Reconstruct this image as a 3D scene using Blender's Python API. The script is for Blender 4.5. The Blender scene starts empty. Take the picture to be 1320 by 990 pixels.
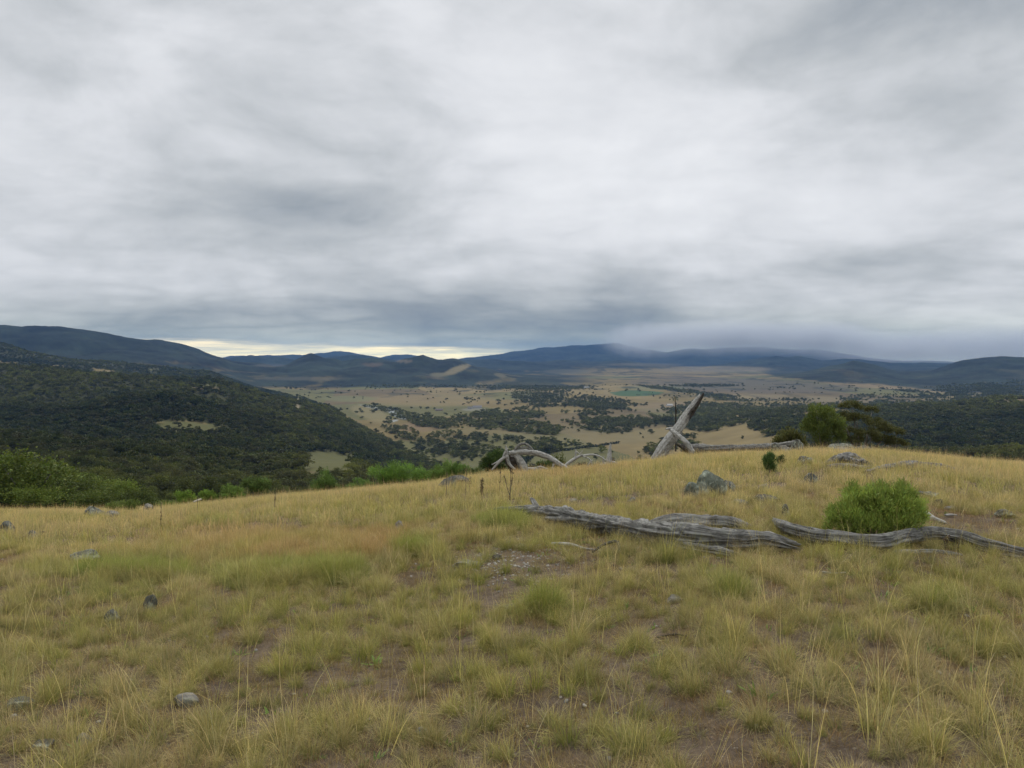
import bpy, math, random
import numpy as np
rng = np.random.default_rng(7)
R = math.radians
F = 1027.0; PITCH = math.atan(37/F); EYE = 1.6
CP, SP = math.cos(PITCH), math.sin(PITCH)
scene = bpy.context.scene
COL = scene.collection
HID = bpy.data.collections          # collections for scatter sources are never linked to the scene

# ---------------------------------------------------------------- helpers
def sstep(a, b, x):
    t = np.clip((np.asarray(x, float)-a)/(b-a), 0, 1); return t*t*(3-2*t)
def slope_u(px, py):
    """direction of a view ray: sideways and downward run per metre forward"""
    t = (np.asarray(py, float)-495)/F; Y = CP - t*SP
    return (np.asarray(px, float)-660)/F/Y, (SP + t*CP)/Y
def proj(X, Y, Z):
    """world -> 1320 px picture coordinates"""
    dz = Z-EYE; dep = Y*CP - dz*SP; up = Y*SP + dz*CP
    dep = np.maximum(dep, 1e-3)
    return 660+F*X/dep, 495-F*up/dep
def _h(ix, iy, s):
    n = (ix.astype(np.int64)*374761393 + iy.astype(np.int64)*668265263 + s*1442695041) & 0xffffffff
    n = ((n ^ (n >> 13))*1274126177) & 0xffffffff
    n = n ^ (n >> 16)
    return (n & 0xffff)/65535.0
def vnoise(x, y, s=0):
    x = np.asarray(x, float); y = np.asarray(y, float)
    ix = np.floor(x); iy = np.floor(y); fx = x-ix; fy = y-iy
    fx = fx*fx*fx*(fx*(fx*6-15)+10); fy = fy*fy*fy*(fy*(fy*6-15)+10)
    ix = ix.astype(np.int64); iy = iy.astype(np.int64)
    a = _h(ix, iy, s); b = _h(ix+1, iy, s); c = _h(ix, iy+1, s); d = _h(ix+1, iy+1, s)
    return (a*(1-fx)+b*fx)*(1-fy) + (c*(1-fx)+d*fx)*fy      # 0..1
def fbm(x, y, o=4, s=0, g=.5):
    v = 0; a = 1; t = 0; x = np.asarray(x, float); y = np.asarray(y, float)
    for k in range(o):
        v = v + a*(vnoise(x, y, s+k*17)-.5); t += a; a *= g
        x, y = x*1.9*.8-y*1.9*.6+3.1, x*1.9*.6+y*1.9*.8-7.7
    return v/t*2                                               # about -1..1

# ---------------------------------------------------------------- terrain
CR = np.array([(-500,668),(0,664),(100,664),(200,662),(260,655),(350,645),(450,638),(540,630),(600,620),(660,613),(730,609),
      (830,600),(880,592),(950,588),(1050,584),(1150,587),(1200,592),(1260,598),(1320,602),(1800,612)], float)
B = .0015
ROWS = [
 (60, [(-400,690),(0,688),(200,684),(330,668),(450,662),(600,645),(730,632),(830,622),(950,610),(1050,606),(1150,609),(1320,624),(1700,630)]),
 (160,[(-400,662),(0,668),(100,668),(200,680),(330,694),(600,705),(800,690),(1000,660),(1320,655),(1700,640)]),
 (380,[(-400,600),(0,617),(200,640),(330,652),(450,654),(600,660),(800,650),(1000,640),(1320,625),(1700,610)]),
 (750,[(-400,560),(0,578),(200,592),(330,614),(400,602),(450,602),(500,630),(600,640),(800,640),(1000,615),(1320,600),(1700,580)]),
 (1150,[(-400,535),(0,556),(150,558),(230,556),(330,572),(400,592),(500,610),(560,614),(620,622),(700,630),(800,632),(900,612),(1000,592),(1320,577),(1700,560)]),
 (1500,[(-300,512),(0,527),(100,523),(170,512),(230,514),(270,523),(330,536),(400,556),(450,574),(500,594),(560,602),(620,597),(800,593),(900,586),(1000,566),(1320,552),(1700,540)]),
 (1750,[(-300,515),(0,522),(170,521),(230,521),(270,524),(330,532),(400,543),(450,561),(500,578),(560,586),(620,578),(800,576),(900,570),(1000,549),(1320,532),(1700,520)]),
 (2200,[(-300,470),(0,476),(60,474),(110,483),(200,487),(270,490),(310,501),(350,512),(400,523),(430,534),(460,550),(520,552),(620,549),(800,549),(900,545),(960,536),(1000,530),(1080,524),(1160,522),(1250,521),(1320,519),(1700,512)]),
 (3000,[(-300,462),(0,482),(100,486),(200,492),(270,500),(350,522),(430,526),(620,526),(800,526),(1000,530),(1320,526),(1700,515)]),
 (4200,[(-300,420),(0,441),(40,455),(80,464),(120,469),(200,476),(270,483),(330,503),(400,507),(620,507),(740,503),(800,508),(1000,507),(1100,506),(1200,505),(1320,503),(1700,490)]),
 (5000,[(-300,432),(0,456),(100,467),(200,472),(270,480),(330,497),(400,500),(620,500),(800,499),(1000,498),(1060,496),(1130,496),(1200,498),(1320,493),(1700,480)]),
 (6500,[(-300,395),(0,414),(60,422),(130,432),(200,441),(240,451),(270,462),(300,469),(340,468),(370,472),(400,466),(440,469),(480,464),(510,472),(545,467),(565,473),(585,470),(620,475),(660,483),(700,486),(740,488),(800,489),(900,488),(960,487),(1000,484),(1040,480),(1070,474),(1100,469),(1130,474),(1160,481),(1200,479),(1240,469),(1290,463),(1320,463),(1700,452)]),
 (8500,[(-300,410),(0,430),(200,454),(270,470),(330,478),(600,482),(800,481),(900,480),(1000,480),(1100,478),(1320,475),(1700,465)]),
 (11000,[(-300,440),(0,450),(200,462),(270,466),(320,461),(350,464),(400,462),(450,458),(480,463),(520,465),(560,466),(600,466),(640,465),(700,467),(760,466),(800,463),(850,470),(900,474),(950,468),(1000,460),(1030,461),(1060,466),(1120,466),(1200,468),(1320,470),(1700,465)]),
 (13000,[(-300,455),(0,465),(270,471),(800,472),(1320,474),(1700,470)]),
 (17000,[(-300,440),(0,450),(200,458),(250,461),(270,463),(300,459),(330,460),(360,458),(380,457),(410,455),(425,456),(440,454),(470,458),(490,462),(510,459),(525,458),(545,460),(560,463),(580,464),(600,461),(650,455),(700,449),(760,446),(790,444),(830,450),(860,455),(900,449),(960,446),(1000,450),(1050,449),(1090,458),(1150,465),(1230,466),(1320,467),(1700,460)]),
 (22000,[(-400,470),(1700,470)]),
 (30000,[(-400,469),(1700,469)]),
]
LK = np.log(np.array([r[0] for r in ROWS], float))
AZL = R(41)
def du(X, Y):
    """azimuth-based column and forward distance; past 41 degrees the columns repeat round the camera"""
    rr = np.hypot(X, Y); az = np.arctan2(X, Y); ac = np.clip(az, -AZL, AZL)
    back = sstep(R(70), R(170), np.abs(az))
    return np.tan(ac)*(1-back), rr*np.cos(ac)
def near_z(u, D):
    tc = slope_u(660, np.interp(660+F*u, CR[:,0], CR[:,1]))[1]
    a = tc - 2*math.sqrt(EYE*B)
    return -a*D*(D/(D+.6)) - B*D*D
def far_z(u, D, X, Y):
    warp = 1 + .05*fbm(u*6+5, np.log(D)*1.2, 3, 91)*sstep(300, 900, D)
    xs = 660+F*u
    S = np.stack([slope_u(660, np.interp(xs, [p[0] for p in r[1]], [p[1] for p in r[1]]))[1] for r in ROWS])
    l = np.log(np.maximum(D, 45)*warp)
    h = np.diff(LK)[:, None]; d = np.diff(S, axis=0)/h
    m = np.zeros_like(S)
    w1 = 2*h[1:]+h[:-1]; w2 = h[1:]+2*h[:-1]
    same = d[1:]*d[:-1] > 0
    with np.errstate(divide='ignore', invalid='ignore'):
        hm = (w1+w2)/(w1/d[:-1]+w2/d[1:])
    m[1:-1] = np.where(same, hm, 0); m[0] = d[0]; m[-1] = 0
    k = np.clip(np.searchsorted(LK, l)-1, 0, len(LK)-2); j = np.arange(len(l))
    H = LK[k+1]-LK[k]; t = np.clip((l-LK[k])/H, 0, 1)
    s = (2*t**3-3*t**2+1)*S[k, j] + (t**3-2*t**2+t)*H*m[k, j] + (-2*t**3+3*t**2)*S[k+1, j] + (t**3-t**2)*H*m[k+1, j]
    z = EYE - s*D
    hill = sstep(-190, -90, z)
    z = z + (fbm(X/340, Y/340, 4, 5)*24*hill+fbm(X/340, Y/340, 4, 5)*3)*sstep(350, 900, D)
    rid = 1-np.abs(fbm(X/1500, Y/1900, 4, 33))*2
    z = z + (rid-.5)*60*sstep(4000, 7000, D)*sstep(-170, -40, z)
    z = z + fbm(X/60, Y/60, 3, 9)*1.6*sstep(90, 300, D)
    kb = fbm(X/620, Y/800, 3, 37); z = z + (np.maximum(kb, -.15)+.1)*95*sstep(5000, 5900, D)*sstep(12000, 8500, D)*sstep(-170, -90, z)*sstep(-.42, -.3, u)*sstep(.12, .02, u)
    return z
def ground(X, Y):
    X = np.atleast_1d(np.asarray(X, float)); Y = np.atleast_1d(np.asarray(Y, float))
    sh = X.shape; X = X.ravel(); Y = Y.ravel(); out = np.empty_like(X)
    for i in range(0, len(X), 150000):
        x = X[i:i+150000]; y = Y[i:i+150000]
        u, D = du(x, y)
        zn = near_z(u, D) + fbm(x/2.6, y/2.6, 3, 2)*.055*sstep(1, 4, D) + fbm(x/.35, y/.35, 2, 3)*.018
        w = sstep(40, 62, D)
        z = zn.copy(); q = w > 0
        if q.any(): z[q] = zn[q]*(1-w[q]) + far_z(u[q], D[q], x[q], y[q])*w[q]
        out[i:i+150000] = z
    return out.reshape(sh)
DG = np.concatenate([np.arange(1.5, 60, .04)])
def P(px, py, lift=0.0):
    """where the view ray through a picture point meets the hilltop"""
    u, s = slope_u(px, py); Z = ground(u*DG, DG)
    hit = np.nonzero(EYE - s*DG <= Z)[0]
    D = DG[hit[0]] if len(hit) else DG[np.argmin(EYE-s*DG-Z)]
    x, y = float(u*D), float(D)
    return np.array([x, y, float(ground(x, y)[0])+lift])
def at(px, py, D):
    u, s = slope_u(px, py); return np.array([float(u*D), float(D), float(EYE-s*D)])
def gz(x, y): return float(ground(x, y)[0])

# ---------------------------------------------------------------- materials
def newmat(name):
    m = bpy.data.materials.new(name); m.use_nodes = True
    nt = m.node_tree; nt.nodes.clear(); out = nt.nodes.new('ShaderNodeOutputMaterial')
    return m, nt, out
def node(nt, t, **k):
    n = nt.nodes.new(t)
    for a, b in k.items(): setattr(n, a, b)
    return n
def ramp(nt, fac, stops):
    n = nt.nodes.new('ShaderNodeValToRGB'); nt.links.new(fac, n.inputs[0])
    cr = n.color_ramp
    while len(cr.elements) < len(stops): cr.elements.new(.5)
    for e, (p, c) in zip(cr.elements, stops): e.position = p; e.color = (*c, 1)
    return n.outputs[0]
def mixc(nt, a, b, fac, mode='MIX'):
    n = nt.nodes.new('ShaderNodeMix'); n.data_type = 'RGBA'; n.blend_type = mode; n.clamp_result = False
    for s, v in ((0, fac), (6, a), (7, b)):
        if isinstance(v, bpy.types.NodeSocket): nt.links.new(v, n.inputs[s])
        else: n.inputs[s].default_value = v if not isinstance(v, tuple) else (*v, 1)
    return n.outputs[2]
def noise(nt, vec, scale, detail=4, rough=.55, dist=0):
    n = nt.nodes.new('ShaderNodeTexNoise'); n.inputs['Scale'].default_value = scale
    n.inputs['Detail'].default_value = detail; n.inputs['Roughness'].default_value = rough; n.inputs['Distortion'].default_value = dist
    if vec is not None: nt.links.new(vec, n.inputs['Vector'])
    return n.outputs[0]
def foliage_mat(name, transl=.25, rough=.65, gain=.7):
    m, nt, out = newmat(name)
    a = node(nt, 'ShaderNodeAttribute', attribute_name='bc'); t = node(nt, 'ShaderNodeAttribute', attribute_name='tint', attribute_type='INSTANCER')
    c = mixc(nt, a.outputs[0], t.outputs[0], 1.0, 'MULTIPLY'); c = mixc(nt, c, (gain, gain, gain), 1.0, 'MULTIPLY')
    p = node(nt, 'ShaderNodeBsdfPrincipled'); p.inputs['Roughness'].default_value = rough; p.inputs['Specular IOR Level'].default_value = .25
    nt.links.new(c, p.inputs['Base Color'])
    tr = node(nt, 'ShaderNodeBsdfTranslucent'); nt.links.new(c, tr.inputs[0])
    mx = node(nt, 'ShaderNodeMixShader'); mx.inputs[0].default_value = transl
    nt.links.new(p.outputs[0], mx.inputs[1]); nt.links.new(tr.outputs[0], mx.inputs[2]); nt.links.new(mx.outputs[0], out.inputs[0])
    return m
M_GRASS = foliage_mat('grass_blades', .3, .7, 1.0)
M_LEAF = foliage_mat('leaves', .3, .6)
def bark_mat():
    m, nt, out = newmat('bark')
    tc = node(nt, 'ShaderNodeTexCoord'); c = ramp(nt, noise(nt, tc.outputs['Object'], 3, 5), [(.3, (.06, .05, .04)), (.7, (.2, .18, .15))])
    p = node(nt, 'ShaderNodeBsdfPrincipled'); p.inputs['Roughness'].default_value = .9; nt.links.new(c, p.inputs[0]); nt.links.new(p.outputs[0], out.inputs[0])
    return m
M_BARK = bark_mat()
def wood_mat(name, dark, mid, light, lichen=.25):
    m, nt, out = newmat(name)
    g = node(nt, 'ShaderNodeAttribute', attribute_name='grain')
    mp = node(nt, 'ShaderNodeMapping'); mp.inputs['Scale'].default_value = (2.6, 24, 24); nt.links.new(g.outputs['Vector'], mp.inputs[0])
    n1 = noise(nt, mp.outputs[0], 1.3, 8, .72, .9)
    mp2 = node(nt, 'ShaderNodeMapping'); mp2.inputs['Scale'].default_value = (5, 60, 60); nt.links.new(g.outputs['Vector'], mp2.inputs[0])
    n2 = noise(nt, mp2.outputs[0], 2, 4, .6)
    c = ramp(nt, n1, [(.3, dark), (.47, mid), (.68, light)])
    c = mixc(nt, c, ramp(nt, n2, [(.3, (.45, .43, .4)), (.6, (1, 1, 1))]), .8, 'MULTIPLY')
    tc = node(nt, 'ShaderNodeTexCoord')
    c = mixc(nt, c, ramp(nt, noise(nt, tc.outputs['Object'], 11, 6, .7), [(.36, (.42, .4, .37)), (.5, (1, 1, 1)), (.66, (1.25, 1.25, 1.22))]), .85, 'MULTIPLY')
    l = ramp(nt, noise(nt, tc.outputs['Object'], 5, 5, .6), [(.56, (0, 0, 0)), (.64, (1, 1, 1))])
    sc = node(nt, 'ShaderNodeMath', operation='MULTIPLY'); nt.links.new(l, sc.inputs[0]); sc.inputs[1].default_value = lichen
    c = mixc(nt, c, (.3, .33, .26), sc.outputs[0])
    c = mixc(nt, c, (.76, .76, .76), 1.0, 'MULTIPLY')
    p = node(nt, 'ShaderNodeBsdfPrincipled'); p.inputs['Roughness'].default_value = .85; p.inputs['Specular IOR Level'].default_value = .2
    nt.links.new(c, p.inputs[0])
    bp = node(nt, 'ShaderNodeBump'); bp.inputs['Strength'].default_value = .8; bp.inputs['Distance'].default_value = .012
    nt.links.new(n1, bp.inputs['Height']); nt.links.new(bp.outputs[0], p.inputs['Normal']); nt.links.new(p.outputs[0], out.inputs[0])
    return m
M_WOOD = wood_mat('weathered_wood', (.03, .026, .023), (.25, .245, .225), (.46, .45, .415))
M_PALE = wood_mat('bleached_wood', (.3, .29, .27), (.56, .55, .51), (.75, .74, .69), .1)
M_DARKW = wood_mat('decayed_wood', (.02, .017, .014), (.07, .06, .05), (.16, .14, .12), .1)
def rock_mat(name, a, b, c3, lich=(.3, .34, .26)):
    m, nt, out = newmat(name)
    tc = node(nt, 'ShaderNodeTexCoord'); v = tc.outputs['Object']
    n1 = noise(nt, v, 4, 8, .65, .3); n2 = noise(nt, v, 14, 6, .6)
    c = ramp(nt, n1, [(.32, a), (.5, b), (.7, c3)])
    l = ramp(nt, noise(nt, v, 9, 6, .7), [(.52, (0, 0, 0)), (.6, (1, 1, 1))])
    c = mixc(nt, c, lich, l)
    c = mixc(nt, c, ramp(nt, n2, [(.35, (.55, .55, .55)), (.6, (1, 1, 1))]), .8, 'MULTIPLY')
    c = mixc(nt, c, (.78, .78, .76), 1.0, 'MULTIPLY')
    p = node(nt, 'ShaderNodeBsdfPrincipled'); p.inputs['Roughness'].default_value = .9; p.inputs['Specular IOR Level'].default_value = .2
    nt.links.new(c, p.inputs[0])
    bp = node(nt, 'ShaderNodeBump'); bp.inputs['Strength'].default_value = .9; bp.inputs['Distance'].default_value = .02
    nt.links.new(n2, bp.inputs['Height']); nt.links.new(bp.outputs[0], p.inputs['Normal']); nt.links.new(p.outputs[0], out.inputs[0])
    return m
M_ROCK = rock_mat('lichen_rock', (.05, .05, .042), (.17, .17, .14), (.3, .295, .25), (.38, .40, .31))
M_ROCKB = rock_mat('mottled_rock', (.10, .11, .085), (.22, .24, .19), (.34, .36, .30), (.44, .48, .38))
M_ROCKP = rock_mat('pale_rock', (.19, .175, .15), (.3, .28, .24), (.42, .4, .35), (.27, .27, .21))
M_ROCKD = rock_mat('dark_rock', (.05, .048, .04), (.11, .105, .09), (.19, .18, .155), (.16, .165, .125))

# ---------------------------------------------------------------- mesh building
def mesh_from(name, V, Fq, mat, attrs=(), smooth=False):
    """V n x 3; Fq list of index arrays (m x k)"""
    me = bpy.data.meshes.new(name); V = np.asarray(V, np.float32)
    me.vertices.add(len(V)); me.vertices.foreach_set('co', V.ravel())
    idx = np.concatenate([f.ravel() for f in Fq]).astype(np.int32)
    tot = np.concatenate([np.full(len(f), f.shape[1]) for f in Fq]).astype(np.int32)
    st = np.concatenate([[0], np.cumsum(tot)[:-1]]).astype(np.int32)
    me.loops.add(len(idx)); me.loops.foreach_set('vertex_index', idx)
    me.polygons.add(len(tot)); me.polygons.foreach_set('loop_start', st)
    me.polygons.foreach_set('use_smooth', np.full(len(tot), smooth))
    me.update(calc_edges=True)
    for an, ty, data in attrs:
        a = me.attributes.new(an, ty, 'POINT')
        a.data.foreach_set('color' if ty == 'FLOAT_COLOR' else 'vector', np.asarray(data, np.float32).ravel())
    for mm in (mat if isinstance(mat, (list, tuple)) else [mat]): me.materials.append(mm)
    return me
def link(name, me, parent=None, loc=(0, 0, 0), **props):
    o = bpy.data.objects.new(name, me); COL.objects.link(o); o.location = loc
    if parent is not None: o.parent = parent
    for k, v in props.items(): o[k] = v
    return o
def tag(o, label, cat, group=None):
    o['label'] = label; o['category'] = cat
    if group: o['group'] = group
    return o
def rgba(c): return np.concatenate([c, np.ones((len(c), 1))], 1)

def leaf_cloud(pts, nrm, length, width, r, bc=None, updir=.0, jitter=.8):
    """diamond leaves at pts, roughly along nrm"""
    n = len(pts)
    d = nrm + r.normal(0, jitter, (n, 3)); d[:, 2] += updir; d /= np.linalg.norm(d, axis=1, keepdims=True)+1e-9
    s = np.cross(d, r.normal(0, 1, (n, 3))); s /= np.linalg.norm(s, axis=1, keepdims=True)+1e-9
    L = (length*r.uniform(.6, 1.3, n))[:, None]; W = (width*r.uniform(.7, 1.3, n))[:, None]
    V = np.stack([pts-d*L*.5, pts+s*W*.5, pts+d*L*.5, pts-s*W*.5], 1).reshape(-1, 3)
    Fq = np.arange(n*4).reshape(n, 4)
    if bc is None:
        g = r.uniform(.65, 1.3, (n, 1)); bc = np.concatenate([g*r.uniform(.85, 1.15, (n, 1)), g, g*r.uniform(.8, 1.1, (n, 1))], 1)
    return V, Fq, np.repeat(bc, 4, 0)
def lobe_points(lobes, n, r, sub=10, spread=.28, shell=.55):
    vol = np.array([l[3]*l[4]*l[5] for l in lobes])**.67; cnt = np.maximum((n*vol/vol.sum()).astype(int), 4)
    PT, NR = [], []
    for (cx, cy, cz, rx, ry, rz), c in zip(lobes, cnt):
        d = r.normal(0, 1, (sub, 3)); d[:, 2] = np.abs(d[:, 2])*.9-.25; d /= np.linalg.norm(d, axis=1, keepdims=True)
        ctr = d*r.uniform(shell, .92, (sub, 1))
        k = r.integers(0, sub, c)
        p = ctr[k] + r.normal(0, spread, (c, 3))
        PT.append(p*[rx, ry, rz]+[cx, cy, cz]); NR.append(p/(np.linalg.norm(p, axis=1, keepdims=True)+.1))
    return np.concatenate(PT), np.concatenate(NR)
def crown(name, lobes, n, length, width, seed, up=.2, sub=10, spread=.28, mat=None):
    r = np.random.default_rng(seed); p, q = lobe_points(lobes, n, r, sub, spread)
    V, Fq, bc = leaf_cloud(p, q, length, width, r, updir=up)
    # clumps differ a little in tone, as new and old foliage does
    tone = 1+.3*fbm(V[:, 0]*1.2+seed, V[:, 1]*1.2+V[:, 2]*1.7, 2, seed)
    return mesh_from(name, V, [Fq], mat or M_LEAF, [('bc', 'FLOAT_COLOR', rgba(bc*tone[:, None]))])
def tube_arrays(path, rad, nu=10, nl=None, rough=0.0, groove=0.0, twist=0.0, seed=0, flat=1.0, ragged=0.0):
    path = np.asarray(path, float); rad = np.asarray(rad, float); n0 = len(path)
    nl = nl or n0*4
    # Catmull-Rom
    t = np.linspace(0, n0-1, nl); k = np.clip(t.astype(int), 0, n0-2); f = (t-k)[:, None]
    ext = np.vstack([2*path[0]-path[1], path, 2*path[-1]-path[-2]])
    p0, p1, p2, p3 = ext[k], ext[k+1], ext[k+2], ext[k+3]
    C = .5*((2*p1)+(-p0+p2)*f+(2*p0-5*p1+4*p2-p3)*f**2+(-p0+3*p1-3*p2+p3)*f**3)
    Rr = np.interp(t, np.arange(n0), rad)
    T = np.gradient(C, axis=0); T /= np.linalg.norm(T, axis=1, keepdims=True)+1e-9
    up = np.array([0, 0, 1.]) if abs(T[:, 2]).mean() < .8 else np.array([0, 1., 0])
    S = np.cross(T, up); S /= np.linalg.norm(S, axis=1, keepdims=True)+1e-9; U = np.cross(S, T)
    L = np.concatenate([[0], np.cumsum(np.linalg.norm(np.diff(C, axis=0), axis=1))])
    th = np.linspace(0, 2*np.pi, nu, endpoint=False)
    LL, TT = np.meshgrid(L, th, indexing='ij'); ta = TT+twist*LL
    rm = Rr.mean()
    cx, cy = np.cos(ta), np.sin(ta)
    disp = 1 + rough*fbm(LL/(rm*7)+seed+cx*.7, cy*.7+cx*.4, 3, seed)
    if groove:
        g = 1-np.abs(fbm(cx*2.4+LL*1.5+seed, cy*2.4-LL*1.1, 4, seed+7, .6))*3.2
        disp = disp - groove*np.clip(g, 0, 1)**2
        disp = disp + groove*.7*fbm(cx*6+LL*.8, cy*6-LL*.6, 3, seed+3)
    rr = Rr[:, None]*disp
    off = T[:, None, :]*(ragged*Rr[:, None]*fbm(cx*5+seed, cy*5+3, 2, seed+1)*(np.abs(np.linspace(-1, 1, nl))[:, None]**8))[..., None]
    V = C[:, None, :] + (np.cos(TT)*rr)[..., None]*S[:, None, :] + (np.sin(TT)*rr*flat)[..., None]*U[:, None, :] + off
    grain = np.stack([LL+seed, cx*rm*3, cy*rm*3], -1)
    V = V.reshape(-1, 3); i = np.arange(nl-1)[:, None]*nu; j = np.arange(nu)[None]; j2 = (j+1) % nu
    Fq = np.stack([i+j, i+j2, i+nu+j2, i+nu+j], -1).reshape(-1, 4)
    nv = len(V)
    V = np.vstack([V, C[0]+T[0]*rad[0]*ragged*.3, C[-1]-T[-1]*rad[-1]*ragged*.3]); gr = np.vstack([grain.reshape(-1, 3), grain[0, 0], grain[-1, 0]])
    j = np.arange(nu); T1 = np.stack([np.full(nu, nv), (j+1) % nu, j], 1); e = (nl-1)*nu
    T2 = np.stack([np.full(nu, nv+1), e+j, e+(j+1) % nu], 1)
    return V, Fq, np.vstack([T1, T2]), gr
def tubes_mesh(name, tubes, mat, origin=(0, 0, 0)):
    Vs, Q, T, G = [], [], [], []; b = 0
    for t in tubes:
        V, q, tr, g = t; Vs.append(V); Q.append(q+b); T.append(tr+b); G.append(g); b += len(V)
    V = np.vstack(Vs)-np.asarray(origin)
    return mesh_from(name, V, [np.vstack(Q), np.vstack(T)], mat, [('grain', 'FLOAT_VECTOR', np.vstack(G))], smooth=True)
import bmesh
def rock_mesh(name, size, seed, mat, cuts=7, rough=.16, sub=4):
    bm = bmesh.new(); bmesh.ops.create_icosphere(bm, subdivisions=sub, radius=1); r = np.random.default_rng(seed)
    V = np.array([v.co for v in bm.verts])
    for c in range(cuts):
        n = r.normal(0, 1, 3); n /= np.linalg.norm(n); d = r.uniform(.55, .85); s = V@n-d
        V -= np.clip(s, 0, None)[:, None]*n*.92
    V *= (1+rough*(fbm(V[:, 0]*2+seed, V[:, 1]*2+V[:, 2]*2.3, 4, seed)))[:, None]
    V += .03*r.normal(0, 1, V.shape)*.4
    V *= np.asarray(size)
    for v, c in zip(bm.verts, V): v.co = c
    me = bpy.data.meshes.new(name); bm.to_mesh(me); bm.free(); me.materials.append(mat)
    for p in me.polygons: p.use_smooth = True
    try: me.set_sharp_from_angle(angle=R(38))
    except Exception: pass
    return me

def scatter(name, pts, rot, scl, idx, tint, sources, **props):
    """one object whose points carry instances of the source meshes"""
    me = bpy.data.meshes.new(name); n = len(pts); me.vertices.add(n); me.vertices.foreach_set('co', np.asarray(pts, np.float32).ravel())
    for an, ty, key, data in (('rot', 'FLOAT_VECTOR', 'vector', rot), ('scl', 'FLOAT_VECTOR', 'vector', scl), ('idx', 'INT', 'value', idx), ('tint', 'FLOAT_COLOR', 'color', rgba(tint))):
        a = me.attributes.new(an, ty, 'POINT'); a.data.foreach_set(key, np.asarray(data, np.int32 if ty == 'INT' else np.float32).ravel())
    c = bpy.data.collections.new(name+'_sources')
    for k, s in enumerate(sources):
        so = bpy.data.objects.new('%s_source_%02d' % (name, k), s); c.objects.link(so)
    ng = bpy.data.node_groups.new(name, 'GeometryNodeTree')
    ng.interface.new_socket('Geometry', in_out='INPUT', socket_type='NodeSocketGeometry')
    ng.interface.new_socket('Geometry', in_out='OUTPUT', socket_type='NodeSocketGeometry')
    N = ng.nodes.new; gi = N('NodeGroupInput'); go = N('NodeGroupOutput'); ip = N('GeometryNodeInstanceOnPoints'); ci = N('GeometryNodeCollectionInfo')
    ci.inputs['Collection'].default_value = c; ci.inputs['Separate Children'].default_value = True; ci.inputs['Reset Children'].default_value = True
    ng.links.new(gi.outputs[0], ip.inputs['Points']); ng.links.new(ci.outputs[0], ip.inputs['Instance']); ip.inputs['Pick Instance'].default_value = True
    for an, ty, sock in (('rot', 'FLOAT_VECTOR', 'Rotation'), ('scl', 'FLOAT_VECTOR', 'Scale'), ('idx', 'INT', 'Instance Index')):
        na = N('GeometryNodeInputNamedAttribute'); na.data_type = ty; na.inputs[0].default_value = an
        ng.links.new(na.outputs[0], ip.inputs[sock])
    ng.links.new(ip.outputs[0], go.inputs[0])
    o = link(name, me, **props); md = o.modifiers.new('scatter', 'NODES'); md.node_group = ng
    return o

# ---------------------------------------------------------------- land cover (where woods, paddocks and bare ground lie)
SIL = np.array([(300,480),(310,492),(350,504),(400,515),(430,526),(460,547),(490,562),(520,577),(545,592),(600,606),(640,625)], float)
BELTS = [ # px, py, rx, ry, tilt(px per px), density
 (648,538,52,9,-.05,.95),(690,553,38,7,0,.85),(620,545,50,7,.1,.8),(560,546,40,8,.12,.95),(525,537,26,5,.25,.6),(505,530,30,4,.2,.5),
 (790,548,60,10,0,.97),(840,545,60,6,-.05,.9),(770,520,42,9,.1,.85),(735,517,30,7,.1,.7),(700,512,40,10,0,.8),(760,533,30,5,0,.6),
 (915,545,45,6,0,.95),(925,530,60,9,0,.6),(960,524,50,5,0,.7),(1000,540,50,14,0,.85),(1040,525,70,6,0,.8),(905,553,25,4,0,.8),
 (600,582,50,13,.1,.6),(650,588,55,10,0,.6),(560,578,34,12,.2,.8),(700,578,20,12,0,.65),(630,566,40,6,.1,.45),(520,560,30,10,.4,.7),
 (580,562,24,6,0,.6),(870,570,24,12,0,.5),(845,585,20,10,0,.4),(735,572,18,4,0,.3),(1100,515,24,3,0,.8),(1115,511,20,3,0,.7),
 (1060,560,60,20,0,.9),(1180,555,140,40,.0,1.1),(1290,550,110,50,0,1.1),(895,506,70,2.2,.13,1.2),(930,513,40,2.2,.1,1.2),(990,516,60,1.4,0,.7),
 (905,497,45,1.8,.0,.8),(700,500,60,4,0,.5),(660,497,60,5,0,.7),(545,498,90,2,0,.4),(1240,500,40,2,0,.6),(1180,505,30,2,.1,.6),
]
CLEAR = [(228,550,38,8,0),(268,552,18,6,0),(421,596,40,13,.02),(384,524,2.2,11,0),(120,549,14,2.5,0),(100,547,7,2,0),(270,497,16,2,0),(580,606,30,5,0)]
def ell(px, py, b):
    return ((px-b[0])/b[2])**2 + ((py-b[1]-b[4]*(px-b[0]))/b[3])**2
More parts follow.
